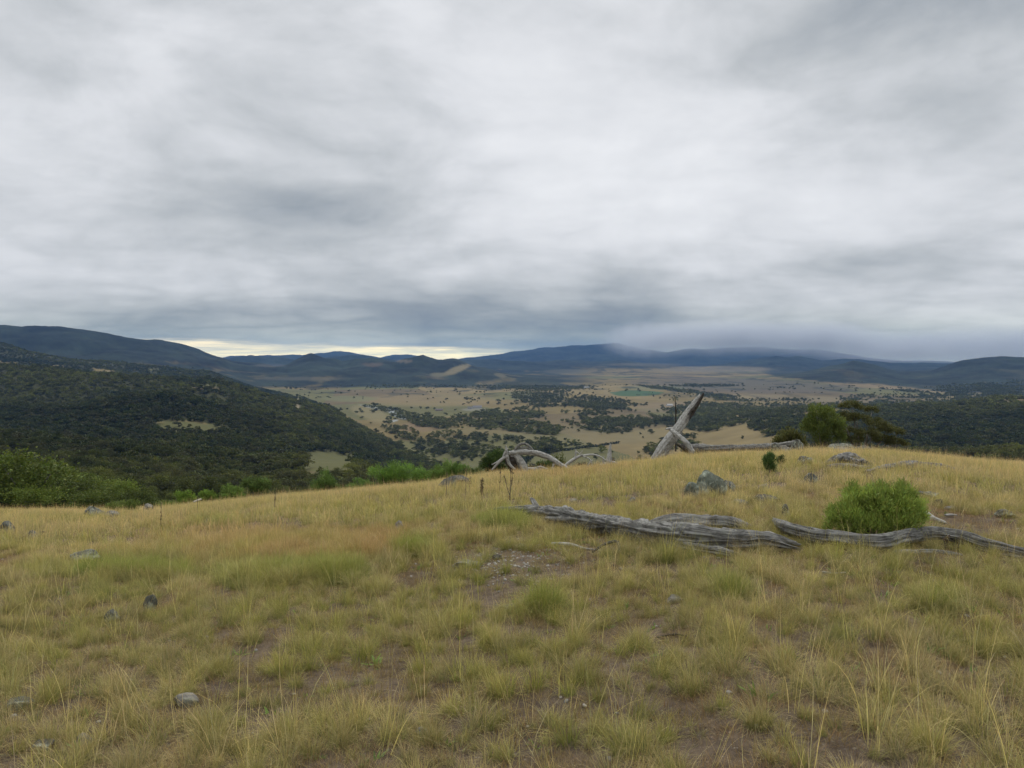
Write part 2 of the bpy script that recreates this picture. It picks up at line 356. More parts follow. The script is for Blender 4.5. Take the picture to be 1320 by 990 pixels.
def woods(px, py, D, X, Y):
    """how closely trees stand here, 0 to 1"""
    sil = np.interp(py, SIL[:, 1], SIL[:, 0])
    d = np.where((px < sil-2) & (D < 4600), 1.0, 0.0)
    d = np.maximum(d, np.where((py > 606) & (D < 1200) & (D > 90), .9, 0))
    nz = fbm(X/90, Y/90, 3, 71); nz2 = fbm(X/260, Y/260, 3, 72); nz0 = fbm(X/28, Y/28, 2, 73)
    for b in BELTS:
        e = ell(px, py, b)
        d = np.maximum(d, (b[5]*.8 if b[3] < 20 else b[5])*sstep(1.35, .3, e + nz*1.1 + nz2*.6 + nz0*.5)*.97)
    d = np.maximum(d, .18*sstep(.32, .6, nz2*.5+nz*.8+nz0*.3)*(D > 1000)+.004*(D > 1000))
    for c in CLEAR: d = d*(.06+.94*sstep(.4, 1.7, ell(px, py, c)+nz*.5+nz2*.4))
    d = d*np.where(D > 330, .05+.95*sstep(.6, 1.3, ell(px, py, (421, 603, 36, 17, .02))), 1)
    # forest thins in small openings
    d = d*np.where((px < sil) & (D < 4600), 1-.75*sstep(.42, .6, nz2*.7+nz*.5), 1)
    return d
def lin(r, g, b):
    f = lambda c: ((c/255+.055)/1.055)**2.4 if c > 10 else c/255/12.92
    return np.array([f(r), f(g), f(b)])
def cover(X, Y, Z):
    """base colour of the land"""
    u, D = du(X, Y); px, py = proj(X, Y, Z); n = len(X)
    nz = fbm(X/600, Y/600, 4, 41); n2 = fbm(X/110, Y/110, 4, 43); n3 = fbm(X/35, Y/35, 3, 45)
    # paddocks: patches of differing straw, ploughed brown, olive
    cx = X/520+.35*fbm(X/900, Y/900, 2, 3); cy = Y/700+.35*fbm(X/900, Y/900, 2, 4)
    cell = _h(np.floor(cx+cy*.3).astype(np.int64), np.floor(cy-cx*.2).astype(np.int64), 77)
    c1 = np.array([.25, .185, .075]); c2 = np.array([.19, .14, .07]); c3 = np.array([.18, .165, .065]); c4 = np.array([.29, .215, .095])
    w = cell[:, None]
    C = np.where(w < .35, c1, np.where(w < .6, c2, np.where(w < .8, c3, c4)))
    C = C*(1+.22*n2+.18*nz+.12*n3)[:, None]
    def blob(c, col, a=1, soft=.5):
        nonlocal C
        m = (a*sstep(1+soft, 1-soft, ell(px, py, c)+n2*.4+n3*.2))[:, None]; C = C*(1-m)+np.array(col)*.74*m
    blob((960,497,140,9,.03), (.2, .165, .12), .8); blob((820,507,34,4,0), (.1, .19, .08), .95, .2); blob((840,500,40,3,0), (.22, .26, .13), .5)
    blob((555,516,90,8,0), (.42, .31, .15), .8); blob((450,514,34,4,0), (.3, .3, .14), .7); blob((540,551,26,6,0), (.36, .24, .14), .7)
    blob((640,555,80,5,0), (.3, .25, .13), .5); blob((480,534,26,9,.3), (.42, .34, .17), .7); blob((760,560,110,12,0), (.33, .27, .14), .6)
    blob((870,525,60,7,0), (.38, .28, .17), .6); blob((1010,513,110,4,.03), (.43, .34, .19), .6); blob((1180,496,140,8,.06), (.4, .29, .17), .6)
    blob((512,535,11,3.6,.35), (.62, .64, .62), .9, .3); blob((488,526,24,1.6,.16), (.5, .5, .46), .75, .4); blob((505,543,9,1.4,-.2), (.58, .6, .58), .8, .3)
    blob((572,561,9,1.5,0), (.45, .42, .3), .6); blob((612,528,16,2,0), (.45, .42, .36), .5); blob((940,541,30,1.2,0), (.45, .38, .24), .6)
    # bush-covered hills and mountains behind the valley
    hill = sstep(-176, -135, Z + n2*26+nz*22)*sstep(3500, 5200, D) * np.where(px > 940, 1, 1)
    farm = sstep(.12, .42, fbm(X/700, Y/420, 3, 61))*sstep(-40, -120, Z)
    spots = sstep(.30, .55, fbm(X/260, Y/260, 3, 66))*sstep(40, -60, Z)*.6
    hf = np.clip(hill*(1-.75*farm)*(1-spots), 0, 1)
    west = sstep(790, 720, px+25*nz)*(D > 4000)*sstep(501, 498, py+n2*1.5)
    base = np.interp(px, [960, 1000, 1060, 1130, 1180, 1230, 1320], [474, 487, 494, 496, 501, 509, 506])
    east = sstep(0, 2.5, base-py+n2*2)*sstep(960, 1000, px)*(D > 4000)
    high = sstep(474, 471, py)*(D > 9000)
    sp_ = sstep(.12, .5, fbm(X/190, Y/330, 4, 67))
    hf = np.maximum(hf, np.maximum(west*(1-.6*sp_), np.maximum(east*(1-.12*sp_), high)))
    scat = sstep(.05, .4, fbm(X/150, Y/230, 4, 55))*sstep(4200, 5600, D)*.7
    hf = np.maximum(hf, .8*sstep(.12, .4, fbm(X/100, Y/240, 4, 58)+.25*fbm(X/900, Y/1500, 2, 59)-.12)*sstep(3200, 4600, D)*.9)
    hf = np.maximum(hf, scat*sstep(-.25, .3, fbm(X/1400, Y/1400, 2, 56)))
    G = np.array([.026, .034, .022])*np.clip(1+.6*n3+.7*n2+.6*nz+.5*fbm(X/230, Y/330, 3, 69), .25, 3)[:, None]
    C = C*(1-hf[:, None]) + G*hf[:, None]
    blob((588,477,17,4.5,-.35), (.36, .29, .15), .95); blob((566,483,12,2.5,0), (.3, .26, .14), .7); blob((645,484,8,2.5,.2), (.3, .25, .14), .6)
    blob((347,471,20,2,0), (.18, .16, .13), .5); blob((480,470,14,2.5,0), (.26, .18, .12), .5); blob((521,465.5,11,2,0), (.33, .26, .18), .7)
    blob((392,488,60,2.5,0), (.26, .22, .16), .35); blob((830,470,50,2,0), (.26, .22, .15), .5); blob((925,476,70,4,0), (.36, .29, .18), .6)
    blob((730,479,30,3,0), (.22, .2, .13), .5)
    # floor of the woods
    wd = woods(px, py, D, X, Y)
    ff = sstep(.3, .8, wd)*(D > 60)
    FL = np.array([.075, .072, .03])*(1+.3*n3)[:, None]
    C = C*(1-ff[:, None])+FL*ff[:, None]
    for c in CLEAR[:3]+CLEAR[4:]: blob(c, (.2, .19, .075), 1, .25)
    blob(CLEAR[3], (.42, .34, .2), 1, .2)
    # the hilltop: soil and thatch, mostly hidden under grass
    hn = fbm(X/1.1, Y/1.1, 4, 21)
    H = np.array([.13, .10, .072])*(1+.25*hn)[:, None]
    nw = sstep(75, 45, D)[:, None]
    return np.clip(C*np.array([.66, .68, .68])*(1-nw)+H*.9*nw, .004, .9)

def build_ground():
    az = np.concatenate([np.arange(-180, -38, 3.), np.arange(-38, 38.01, .062), np.arange(41, 180, 3.)])
    D = np.concatenate([np.geomspace(.3, 100, 300, endpoint=False), np.geomspace(100, 26000, 640)])
    a = np.radians(az); na = len(a)
    Rr = D[:, None]/np.cos(np.clip(a, -AZL, AZL))[None]
    X = (Rr*np.sin(a)).ravel(); Y = (Rr*np.cos(a)).ravel()
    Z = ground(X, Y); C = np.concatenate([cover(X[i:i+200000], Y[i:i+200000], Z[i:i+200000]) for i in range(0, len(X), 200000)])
    i = np.arange(len(D)-1)[:, None]*na; j = np.arange(na)[None]; j2 = (j+1) % na
    Fq = np.stack([i+j, i+j2, i+na+j2, i+na+j], -1).reshape(-1, 4)[:, ::-1]
    V = np.stack([X, Y, Z], 1); c0 = len(V); V = np.vstack([V, [0, 0, gz(0, .01)]]); C = np.vstack([C, C[0]])
    j = np.arange(na); T = np.stack([np.full(na, c0), (j+1) % na, j], 1)
    m, nt, out = newmat('ground_cover')
    at_ = node(nt, 'ShaderNodeAttribute', attribute_name='cover'); tc = node(nt, 'ShaderNodeTexCoord'); v = tc.outputs['Object']
    c = mixc(nt, at_.outputs[0], ramp(nt, noise(nt, v, 9, 8, .7), [(.3, (.5, .47, .44)), (.5, (.95, .92, .9)), (.7, (1.5, 1.45, 1.3))]), 1, 'MULTIPLY')
    lit = noise(nt, v, 45, 4, .7); c = mixc(nt, c, (.3, .26, .2), ramp(nt, lit, [(.6, (0, 0, 0)), (.7, (.8, .8, .8))]))
    cd = node(nt, 'ShaderNodeNewGeometry'); ln = node(nt, 'ShaderNodeVectorMath', operation='LENGTH'); nt.links.new(cd.outputs['Position'], ln.inputs[0])
    mr = node(nt, 'ShaderNodeMapRange'); nt.links.new(ln.outputs['Value'], mr.inputs[0]); mr.inputs[1].default_value = 50; mr.inputs[2].default_value = 80
    c = mixc(nt, c, at_.outputs[0], mr.outputs[0])
    p = node(nt, 'ShaderNodeBsdfPrincipled'); p.inputs['Roughness'].default_value = .95; p.inputs['Specular IOR Level'].default_value = .1
    nt.links.new(c, p.inputs[0])
    bp = node(nt, 'ShaderNodeBump'); bp.inputs['Strength'].default_value = .7; bp.inputs['Distance'].default_value = .03
    nt.links.new(noise(nt, v, 25, 6, .7), bp.inputs['Height']); nt.links.new(bp.outputs[0], p.inputs['Normal']); nt.links.new(p.outputs[0], out.inputs[0])
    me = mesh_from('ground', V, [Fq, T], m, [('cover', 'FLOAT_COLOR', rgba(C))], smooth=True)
    link('ground', me, kind='structure')
build_ground()

# ---------------------------------------------------------------- trees
def gum(seed, n, length, width, wide=1.0, low=0.0):
    """a unit gum tree about 1 m tall to be scaled: crown lobes on forking limbs"""
    r = np.random.default_rng(seed); k = r.integers(7, 11); lobes = []
    for i in range(k):
        a = r.uniform(0, 2*np.pi); d = r.uniform(.05, .34)*wide; z = r.uniform(.5-low, .82-low*.3)-(d*.35)
        s = r.uniform(.14, .22); lobes.append((math.cos(a)*d, math.sin(a)*d, z, s*wide, s*wide, s*.8))
    cm = crown('crown', lobes, n, length, width, seed, up=.3, sub=9, spread=.3)
    tb = [tube_arrays([(0, 0, -.06), (.01, .01, .15), (r.normal(0, .02), r.normal(0, .02), .38)], [.028, .022, .017], 6, 6)]
    for l in lobes[:6]: tb.append(tube_arrays([(0, 0, .22), (l[0]*.4, l[1]*.4, .4), (l[0]*.9, l[1]*.9, l[2])], [.015, .011, .005], 5, 6))
    return cm, tubes_mesh('trunk', tb, M_BARK)
NEAR_GUMS = [gum(100+i, 4800, .036, .02, w, .14) for i, w in enumerate((1., 1.15, .9, 1.3, 1.05))]
def joined(cm, tm, name):
    """crown and trunk in one mesh, for trees too small to show their parts"""
    bm = bmesh.new(); bm.from_mesh(cm); nf = len(bm.faces); bm.from_mesh(tm); bm.faces.ensure_lookup_table()
    for f in bm.faces[nf:]: f.material_index = 1
    me = bpy.data.meshes.new(name); bm.to_mesh(me); bm.free(); me.materials.append(M_LEAF); me.materials.append(M_BARK); return me
FAR_GUMS = [joined(*gum(200+i, 560, .12, .075, w, .28), 'tree_%d' % i) for i, w in enumerate((1.05, 1.3, .95, 1.5, 1.15))]
MID_GUMS = [joined(*a, 'tree_near_%d' % i) for i, a in enumerate(NEAR_GUMS)]

def cand(d0, d1, spacing, dens_max=1.0, u0=-.8, u1=.8):
    area = (u1-u0)*(d1*d1-d0*d0)/2; n = int(area/spacing**2)
    D = np.sqrt(rng.uniform(d0*d0, d1*d1, n)); u = rng.uniform(u0, u1, n)
    return u*D, D
TX, TY, TH = [], [], []
for d0, d1, sp, h0, h1, u0, u1 in ((135,330,5.4,6.,9.5,-.8,-.3),(140,330,8,4,7,-.3,.8),(330,900,7.5,7,11,-.8,.8),(900,1900,9.5,8,13,-.8,.8),(1900,3200,12.5,9,14,-.8,.8),(3200,5200,14,7,12,-.75,.75)):
    X, Y = cand(d0, d1, sp, 1, u0, u1)
    TX.append(X); TY.append(Y); TH.append(rng.uniform(h0, h1, len(X)))
TX = np.concatenate(TX); TY = np.concatenate(TY); TH = np.concatenate(TH); TZ = ground(TX, TY)
px, py = proj(TX, TY, TZ); W = woods(px, py, TY, TX, TY)
keep = rng.uniform(0, 1, len(TX)) < np.clip(W, 0, 1)
keep &= ~((TY < 330) & (px > 235) & (px < 520))
clump = fbm(TX/45, TY/45, 2, 81)
keep &= (clump > -.45) | (TY > 400)
TX, TY, TZ, TH, W, px, py = (a[keep] for a in (TX, TY, TZ, TH, W, px, py))
TH = TH*np.where((TY < 330) & (px < 520), np.interp(px, [-50, 0, 60, 110, 170, 230], [1.15, 1.12, 1.1, .95, .75, .5])*np.clip(rng.normal(1, .22, len(TX)), .5, 1.5)*(1+.35*fbm(TX/18, TY/18, 2, 85)), (1+.3*fbm(TX/120, TY/120, 2, 82))*np.clip(rng.normal(1, .18, len(TX)), .5, 1.5))
# front to back: what the hilltop and nearer trees leave in view
order = np.argsort(TY); TX, TY, TZ, TH, px, py = (a[order] for a in (TX, TY, TZ, TH, px, py))
sky = np.interp(np.arange(-60, 1381), CR[:, 0], CR[:, 1])-9
_, ty = proj(TX, TY, TZ+TH); size = F*TH/TY; seen = np.zeros(len(TX))
kD = 45.; ug = (np.arange(-60, 1381)-660)/F
for i in range(len(TX)):
    while kD < TY[i]-kD*.03:
        kD *= 1.03; _, gy = proj(ug*kD, np.full_like(ug, kD), ground(ug*kD, np.full_like(ug, kD))); sky = np.minimum(sky, gy)
    a = int(px[i]-size[i]*.35)+60; b = int(px[i]+size[i]*.35)+61
    if b <= 60 or a >= 1380: continue
    s = sky[max(a, 0):b]
    vis = np.clip(s-ty[i], 0, size[i]).mean()
    seen[i] = vis*(b-a)
    if vis > 0: sky[max(a, 0):b] = np.minimum(s, ty[i]+size[i]*.15)
visible = (seen > 0) | (rng.uniform(0, 1, len(TX)) < .5)    # trees behind a rise stay too
def tree_tint(X, Y, n):
    t = fbm(X/110, Y/110, 3, 83)*1.3+fbm(X/420, Y/420, 2, 84)*1.6+rng.normal(0, .3, n)  # broad noise also paints the hillside's light and dark folds into the tint
    a = np.array([.058, .074, .018]); b = np.array([.19, .20, .042]); c = np.array([.12, .108, .05])
    w = np.clip(t*.6+.35, 0, 1)[:, None]; col = a*(1-w)+b*w
    g = (rng.uniform(0, 1, n) < .35)[:, None]; col = np.where(g, col*.5+c*.5, col)
    knoll_shade = (sstep(1000, 1250, Y)*sstep(1800, 1600, Y)*(X < -.3*Y))[:, None]; col = col*(1-.35*knoll_shade*sstep(-.4, .4, t)[:, None])  # knoll trees darkened: shade of the facing slope painted into their tint
    near = (sstep(420, 170, Y)*(X < 0))[:, None]; col = col*(1-near)+(np.array([.16, .205, .034])*(.4+.9*w))*near
    val = (sstep(1500, 2300, Y)*(X > -.2*Y))[:, None]; col = col*(1-val)+(col*.5+np.array([.115, .12, .055]))*val  # olive-grey valley trees, lightened further to paint in softening haze
    return col*rng.uniform(.7, 1.35, (n, 1))
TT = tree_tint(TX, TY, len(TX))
top = np.argsort(-seen)[:270]; top = top[seen[top] > 25]; ind = np.zeros(len(TX), bool); ind[top] = True
print('TREES', len(TX), 'individual', ind.sum(), 'smallest', seen[top].min() if len(top) else 0)
TREEGRP = {0: ('dark green bushy gum tree crowded in the near wood below the hilltop, far left', 'gum trees of the near left wood'),
           1: ('small dark gum tree among the many covering the forested hillside left of the valley', 'gum trees of the left hillside forest'),
           2: ('small dark tree among the many in the bushland below the hilltop on the valley side', 'trees of the bushland below the hilltop'),}
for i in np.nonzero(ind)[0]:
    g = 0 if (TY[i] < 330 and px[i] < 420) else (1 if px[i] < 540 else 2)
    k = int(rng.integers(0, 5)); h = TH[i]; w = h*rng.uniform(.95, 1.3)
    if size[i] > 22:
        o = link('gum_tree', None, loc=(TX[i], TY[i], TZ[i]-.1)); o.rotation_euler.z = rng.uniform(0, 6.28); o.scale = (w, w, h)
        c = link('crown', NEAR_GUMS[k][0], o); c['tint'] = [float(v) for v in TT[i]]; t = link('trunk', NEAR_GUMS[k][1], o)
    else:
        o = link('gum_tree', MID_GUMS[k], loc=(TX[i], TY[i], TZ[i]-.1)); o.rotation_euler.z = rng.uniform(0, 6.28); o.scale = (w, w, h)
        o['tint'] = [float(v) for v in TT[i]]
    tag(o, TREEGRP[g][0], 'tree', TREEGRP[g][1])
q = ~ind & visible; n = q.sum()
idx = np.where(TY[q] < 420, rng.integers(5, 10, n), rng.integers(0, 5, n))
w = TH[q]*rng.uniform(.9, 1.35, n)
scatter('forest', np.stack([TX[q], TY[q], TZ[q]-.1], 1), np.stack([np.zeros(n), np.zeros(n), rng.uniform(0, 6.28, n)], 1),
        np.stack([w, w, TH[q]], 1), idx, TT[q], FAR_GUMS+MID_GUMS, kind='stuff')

# single trees that stand out in the view down to the valley
def lone(px_, top, base, D, wpx, label, tint, variant=0, name='gum_tree', group=None):
    x, _, _ = at(px_, top, D); z0 = gz(x, D); h = float(at(px_, top, D)[2]-z0); w = wpx*D/F
    o = link(name, None, loc=(x, D, z0-.1)); o.rotation_euler.z = variant*1.7; o.scale = (w*1.15, w*1.15, h)
    c = link('crown', NEAR_GUMS[variant % 5][0], o); c['tint'] = list(tint); link('trunk', NEAR_GUMS[variant % 5][1], o)
    tag(o, label, 'tree', group); return o
lone(706, 571, 598, 210, 22, 'tall dark tree standing behind the bleached fallen limbs, its crown above the valley paddocks', (.05, .062, .035), 0)
lone(785, 572, 600, 170, 9, 'slender dark tree just to the left of the upright pale snag', (.035, .05, .025), 2)
lone(797, 573, 600, 170, 7, 'slender dark tree just to the right of the upright pale snag', (.035, .05, .025), 1)
lone(610, 546, 556, 2230, 7, 'single bushy green tree standing alone in the straw paddock beyond the left gully', (.05, .08, .03), 1)
# clipped hedge row of the far farm
def hedgerow(x0, y0, x1, y1, D0, D1, hh, ww, label, seed, n=900):
    r = np.random.default_rng(seed); t = r.uniform(0, 1, n); a = at(x0, y0, D0); b = at(x1, y1, D1)
    X = a[0]*(1-t)+b[0]*t+r.normal(0, ww*.3, n); Y = D0*(1-t)+D1*t+r.normal(0, ww*.3, n); Z = ground(X, Y)+r.uniform(0, 1, n)*hh*(.8+.2*np.sin(t*60))
    V, Fq, bc = leaf_cloud(np.stack([X, Y, Z], 1), np.tile([0, 0, 1.], (n, 1)), hh*.5, hh*.35, r)
    me = mesh_from('windbreak_hedge', V, [Fq], M_LEAF, [('bc', 'FLOAT_COLOR', rgba(bc))]); o = link('windbreak_hedge', me); o['tint'] = [.026, .04, .022]; tag(o, label, 'hedge')
hedgerow(727, 580, 798, 570, 1690, 1850, 6, 7, 'straight dark windbreak of conifers slanting across the nearest straw paddock', 5)

# far farm sheds
def shed(px_, py_, w, d, h, label, roof, wall, rz=0.0):
    D = 200*F/max(py_-458, 5); x = at(px_, py_, D)[0]; z = gz(x, D)
    o = link('farm_building', None, loc=(x, D, z)); o.rotation_euler.z = rz
    def simple(nm, V, Fs, colr):
        m, nt, out = newmat(nm); p = node(nt, 'ShaderNodeBsdfPrincipled'); p.inputs['Roughness'].default_value = .6
        tc = node(nt, 'ShaderNodeTexCoord'); c = mixc(nt, tuple(v*.75 for v in colr), colr, noise(nt, tc.outputs['Object'], .5, 3)); nt.links.new(c, p.inputs[0]); nt.links.new(p.outputs[0], out.inputs[0])
        me = bpy.data.meshes.new(nm); me.from_pydata(V, [], Fs); me.materials.append(m); return link(nm, me, o)
    simple('wall', [(-w/2,-d/2,-.5),(w/2,-d/2,-.5),(w/2,d/2,-.5),(-w/2,d/2,-.5),(-w/2,-d/2,h),(w/2,-d/2,h),(w/2,d/2,h),(-w/2,d/2,h),(-w/2,0,h*1.45),(w/2,0,h*1.45)],
           [(0,1,5,4),(2,3,7,6),(1,2,6,9,5),(3,0,4,8,7)], wall)
    e = .6; rh = h*1.45+.15
    simple('roof', [(-w/2-e,-d/2-e,h-.1),(w/2+e,-d/2-e,h-.1),(w/2+e,0,rh),(-w/2-e,0,rh),(-w/2-e,d/2+e,h-.1),(w/2+e,d/2+e,h-.1)], [(0,1,2,3),(3,2,5,4)], roof)
    tag(o, label, 'farm building')
shed(615, 526.5, 34, 16, 7, 'long dark-roofed farm shed with pale walls at the edge of the large straw paddock', (.05, .05, .06), (.45, .44, .42), .2)
shed(606, 527.5, 16, 12, 6, 'smaller dark-roofed farm shed standing just left of the long one', (.06, .055, .06), (.4, .4, .38), -.3)
shed(566, 530, 26, 12, 5, 'low dark farm shed left of the pair of sheds by the large paddock', (.07, .05, .045), (.25, .2, .17), .1)
shed(863, 523, 24, 14, 6, 'white-walled farm house on the pinkish slope behind the leaning dead trunk', (.3, .3, .3), (.6, .59, .56), .3)
shed(756, 501.5, 30, 14, 6, 'white farm building among dark trees near the green paddock', (.4, .4, .4), (.62, .62, .6), 0)

# ---------------------------------------------------------------- shrubs on the hilltop
def shrub(px_, base, top, wpx, label, D=None, tint=(.1, .17, .045), leaf=(.10, .016), n=5000, seed=1, lobes=None, depth=.8, name='shrub', sub=12, group=None, cat='shrub', up=.9, stem=True):
    if D is None: p = P(px_, base)
    else: x = at(px_, base, D)[0]; p = np.array([x, D, gz(x, D)])
    D = p[1]; w = wpx*D/F; h = float(at(px_, top, D)[2]-p[2]); r = np.random.default_rng(seed)
    if lobes is None:
        lobes = []
        for i in range(9):
            a = i*2.4+seed; d = .33*math.sqrt(r.uniform(0.1, 1)); s = r.uniform(.15, .25)
            lobes.append((math.cos(a)*d, math.sin(a)*d, .40+r.uniform(-.12, .32)-d*.4, s, s, r.uniform(.2, .3)))
    L = [(a*w, b*w*depth, c*h, d*w, e*w*depth, f*h) for a, b, c, d, e, f in lobes]
    o = link(name, None, loc=tuple(p))
    pts, nr = lobe_points(L, n, r, sub+4, .21, .6); k = pts[:, 2] > .01*h; pts, nr = pts[k], nr[k]
    V, Fq, bc = leaf_cloud(pts, nr, leaf[0], leaf[1], r, updir=up, jitter=.55)
    tone = 1+.6*fbm(V[:, 0]*4/w+seed, V[:, 1]*4/w+V[:, 2]*5/h, 3, seed)
    me = mesh_from('foliage', V, [Fq], M_LEAF, [('bc', 'FLOAT_COLOR', rgba(bc*tone[:, None]))])
    c = link('foliage', me, o); c['tint'] = [tint[0]*1.4, tint[1]*1.3, tint[2]*1.3]
    if stem:
        tb = []
        for l in L+L[:3]: tb.append(tube_arrays([(r.normal(0, .03*w), r.normal(0, .03*w), -.08), (l[0]*.5, l[1]*.5, l[2]*.45), (l[0], l[1], l[2]+l[5]*.4)], [.012*w+.004, .009*w+.003, .003], 5, 6, seed=3))
        link('stem', tubes_mesh('stem', tb, M_BARK), o)
    tag(o, label, cat, group); return o
shrub(1126, 697, 622, 134, 'large round needle-leaved green shrub behind the curved grey log', tint=(.29, .39, .085), leaf=(.055, .008), n=30000, seed=4, up=.9, sub=16,
      lobes=[(-.39,-.05,.30,.11,.17,.30),(-.27,-.12,.42,.13,.16,.34),(-.14,.05,.66,.13,.2,.30),(-.02,-.1,.60,.14,.2,.36),(.1,.08,.72,.13,.2,.26),(.19,-.08,.62,.13,.2,.34),(.29,.02,.70,.12,.18,.28),(.38,0,.44,.11,.16,.34),(-.1,-.2,.28,.2,.12,.26),(.16,-.2,.3,.2,.12,.28),(-.05,.2,.42,.22,.14,.32),(.25,.18,.4,.18,.14,.32)])
shrub(992, 612, 583, 20, 'small upright green shrub, the larger of two alone on the grassy slope below the rocks', tint=(.1, .17, .05), leaf=(.06, .012), n=2600, seed=6, lobes=[(0,0,.5,.42,.42,.46),(-.1,0,.7,.3,.3,.3),(.1,0,.3,.35,.35,.3)])
shrub(1008, 601, 586, 13, 'tiny green shrub beside the small upright one on the grassy slope', tint=(.1, .15, .055), leaf=(.05, .011), n=1300, seed=7, lobes=[(0,0,.5,.45,.45,.45)])
# cluster behind the crest at right
shrub(1020, 583, 538, 46, 'dark olive shrub at the left end of the shrub cluster on the crest', D=40, tint=(.12, .13, .04), leaf=(.14, .04), n=5200, seed=11)
shrub(1061, 583, 520, 62, 'bright green bushy shrub in front of the olive gum on the crest', D=36, tint=(.14, .19, .045), leaf=(.12, .024), n=15000, seed=12, up=.8, lobes=[(-.16,0,.82,.16,.2,.18),(.1,0,.74,.2,.22,.2),(.3,.05,.55,.17,.2,.2),(-.36,0,.5,.15,.2,.2),(.12,-.1,.45,.2,.22,.24),(-.14,-.1,.42,.2,.2,.28),(.36,0,.3,.13,.16,.16),(0,0,.2,.18,.2,.2),(-.27,0,.66,.13,.16,.14)])
def clumpy(px_, D, clumps, label, tint, seed):
    """low spreading gum: separate leaf clumps on visible stems"""
    x, _, _ = at(px_, 560, D); z0 = gz(x, D); base = np.array([x, D, z0]); r = np.random.default_rng(seed); L = []
    for cx, cy, w, h, dd in clumps:
        c = at(cx, cy, D+dd)-base; L.append((c[0], c[1], c[2], w*D/F*.44, w*D/F*.44, h*D/F*.4))
    o = link('spreading_gum', None, loc=tuple(base))
    c = link('crown', crown('crown', L, 26000, .085, .028, seed, up=.35, sub=12, spread=.19), o); c['tint'] = list(tint)
    tb = [tube_arrays([(r.normal(0, .2), r.normal(0, .2), -.15), (l[0]*.5, l[1]*.5, l[2]*.35), (l[0]*.95, l[1]*.95, l[2]*.95)], [.06, .045, .02], 6, 8, seed=2) for l in L]
    link('trunk', tubes_mesh('trunk', tb, M_BARK), o); tag(o, label, 'tree'); return o
clumpy(1112, 41, [(1098,524,32,18,0),(1124,529,22,14,.6),(1104,540,34,20,-.4),(1128,545,28,20,0),(1146,553,34,22,.3),(1118,558,34,22,-.6),(1138,568,36,20,0),(1156,572,28,18,.4),(1086,538,20,18,.5),(1100,566,30,20,0),(1160,558,16,12,.6),(1090,556,26,20,.8)],
       'olive spreading gum with separate leaf clumps, right of the bright green crest shrub', (.15, .155, .05), 15)
# bright shrubs along the left crest
GREEN = (.2, .32, .06)
shrub(240, 655, 626, 30, 'low bright green shrub at the left end of the row on the left crest', D=34, tint=GREEN, leaf=(.11, .02), n=3000, seed=21)
shrub(268, 655, 628, 30, 'bright green shrub second from the left in the row on the left crest', D=33, tint=GREEN, leaf=(.11, .02), n=3000, seed=22)
shrub(298, 650, 620, 36, 'bright green rounded shrub touching the darker one in the row on the left crest', D=33, tint=(0.188, 0.300, 0.069), leaf=(.11, .02), n=4000, seed=23)
shrub(331, 648, 606, 42, 'tall mid green shrub at the right end of the row on the left crest', D=34, tint=(.12, .19, .05), leaf=(.11, .02), n=5000, seed=24)
shrub(420, 640, 602, 44, 'round green shrub standing alone on the crest between the two shrub rows', D=36, tint=(.13, .22, .055), leaf=(.11, .02), n=5000, seed=25)
shrub(160, 662, 640, 46, 'low yellow green leafy shrub behind the pale stones on the far left crest', D=27, tint=(.15, .21, .05), leaf=(.1, .025), n=2400, seed=26)
shrub(466, 636, 610, 40, 'low green shrub at the left end of the long shrub row left of centre', D=37, tint=(0.150, 0.263, 0.062), leaf=(.12, .02), n=3600, seed=27)
shrub(505, 632, 590, 66, 'widest bright green shrub of the long row left of centre', D=38, tint=(0.175, 0.312, 0.062), leaf=(.12, .02), n=9000, seed=28)
shrub(545, 625, 592, 40, 'bright green shrub in the middle of the long row behind the flat grey rock', D=40, tint=(0.188, 0.325, 0.069), leaf=(.12, .02), n=4500, seed=29)
shrub(568, 622, 586, 40, 'dark green rounded shrub behind the flat grey rock on the crest', D=39, tint=(0.188, 0.300, 0.069), leaf=(.12, .02), n=5000, seed=30)
shrub(592, 620, 587, 32, 'green shrub ending the long row, just left of the dark round bush', D=39, tint=(0.175, 0.300, 0.069), leaf=(.12, .02), n=4000, seed=31)
shrub(612, 618, 598, 30, 'low pale green shrub between the long row and the dark round bush', D=38, tint=(.12, .18, .06), leaf=(.11, .02), n=2400, seed=32)
shrub(637, 618, 573, 44, 'dark green dome shaped bush behind the fallen dead tree', D=42, tint=(.07, .12, .032), leaf=(.11, .03), n=9000, seed=33)
shrub(706, 612, 590, 34, 'low green shrub under the arch of the bleached fallen limb', D=36, tint=(.07, .11, .03), leaf=(.1, .03), n=2500, seed=34)
shrub(720, 614, 577, 26, 'upright yellow green shrub behind the bleached fallen limb', D=60, tint=(.09, .12, .03), leaf=(.16, .04), n=4000, seed=35)
shrub(756, 612, 588, 70, 'low dark bush behind the thin bleached branches', D=52, tint=(.05, .06, .03), leaf=(.14, .04), n=3500, seed=36)

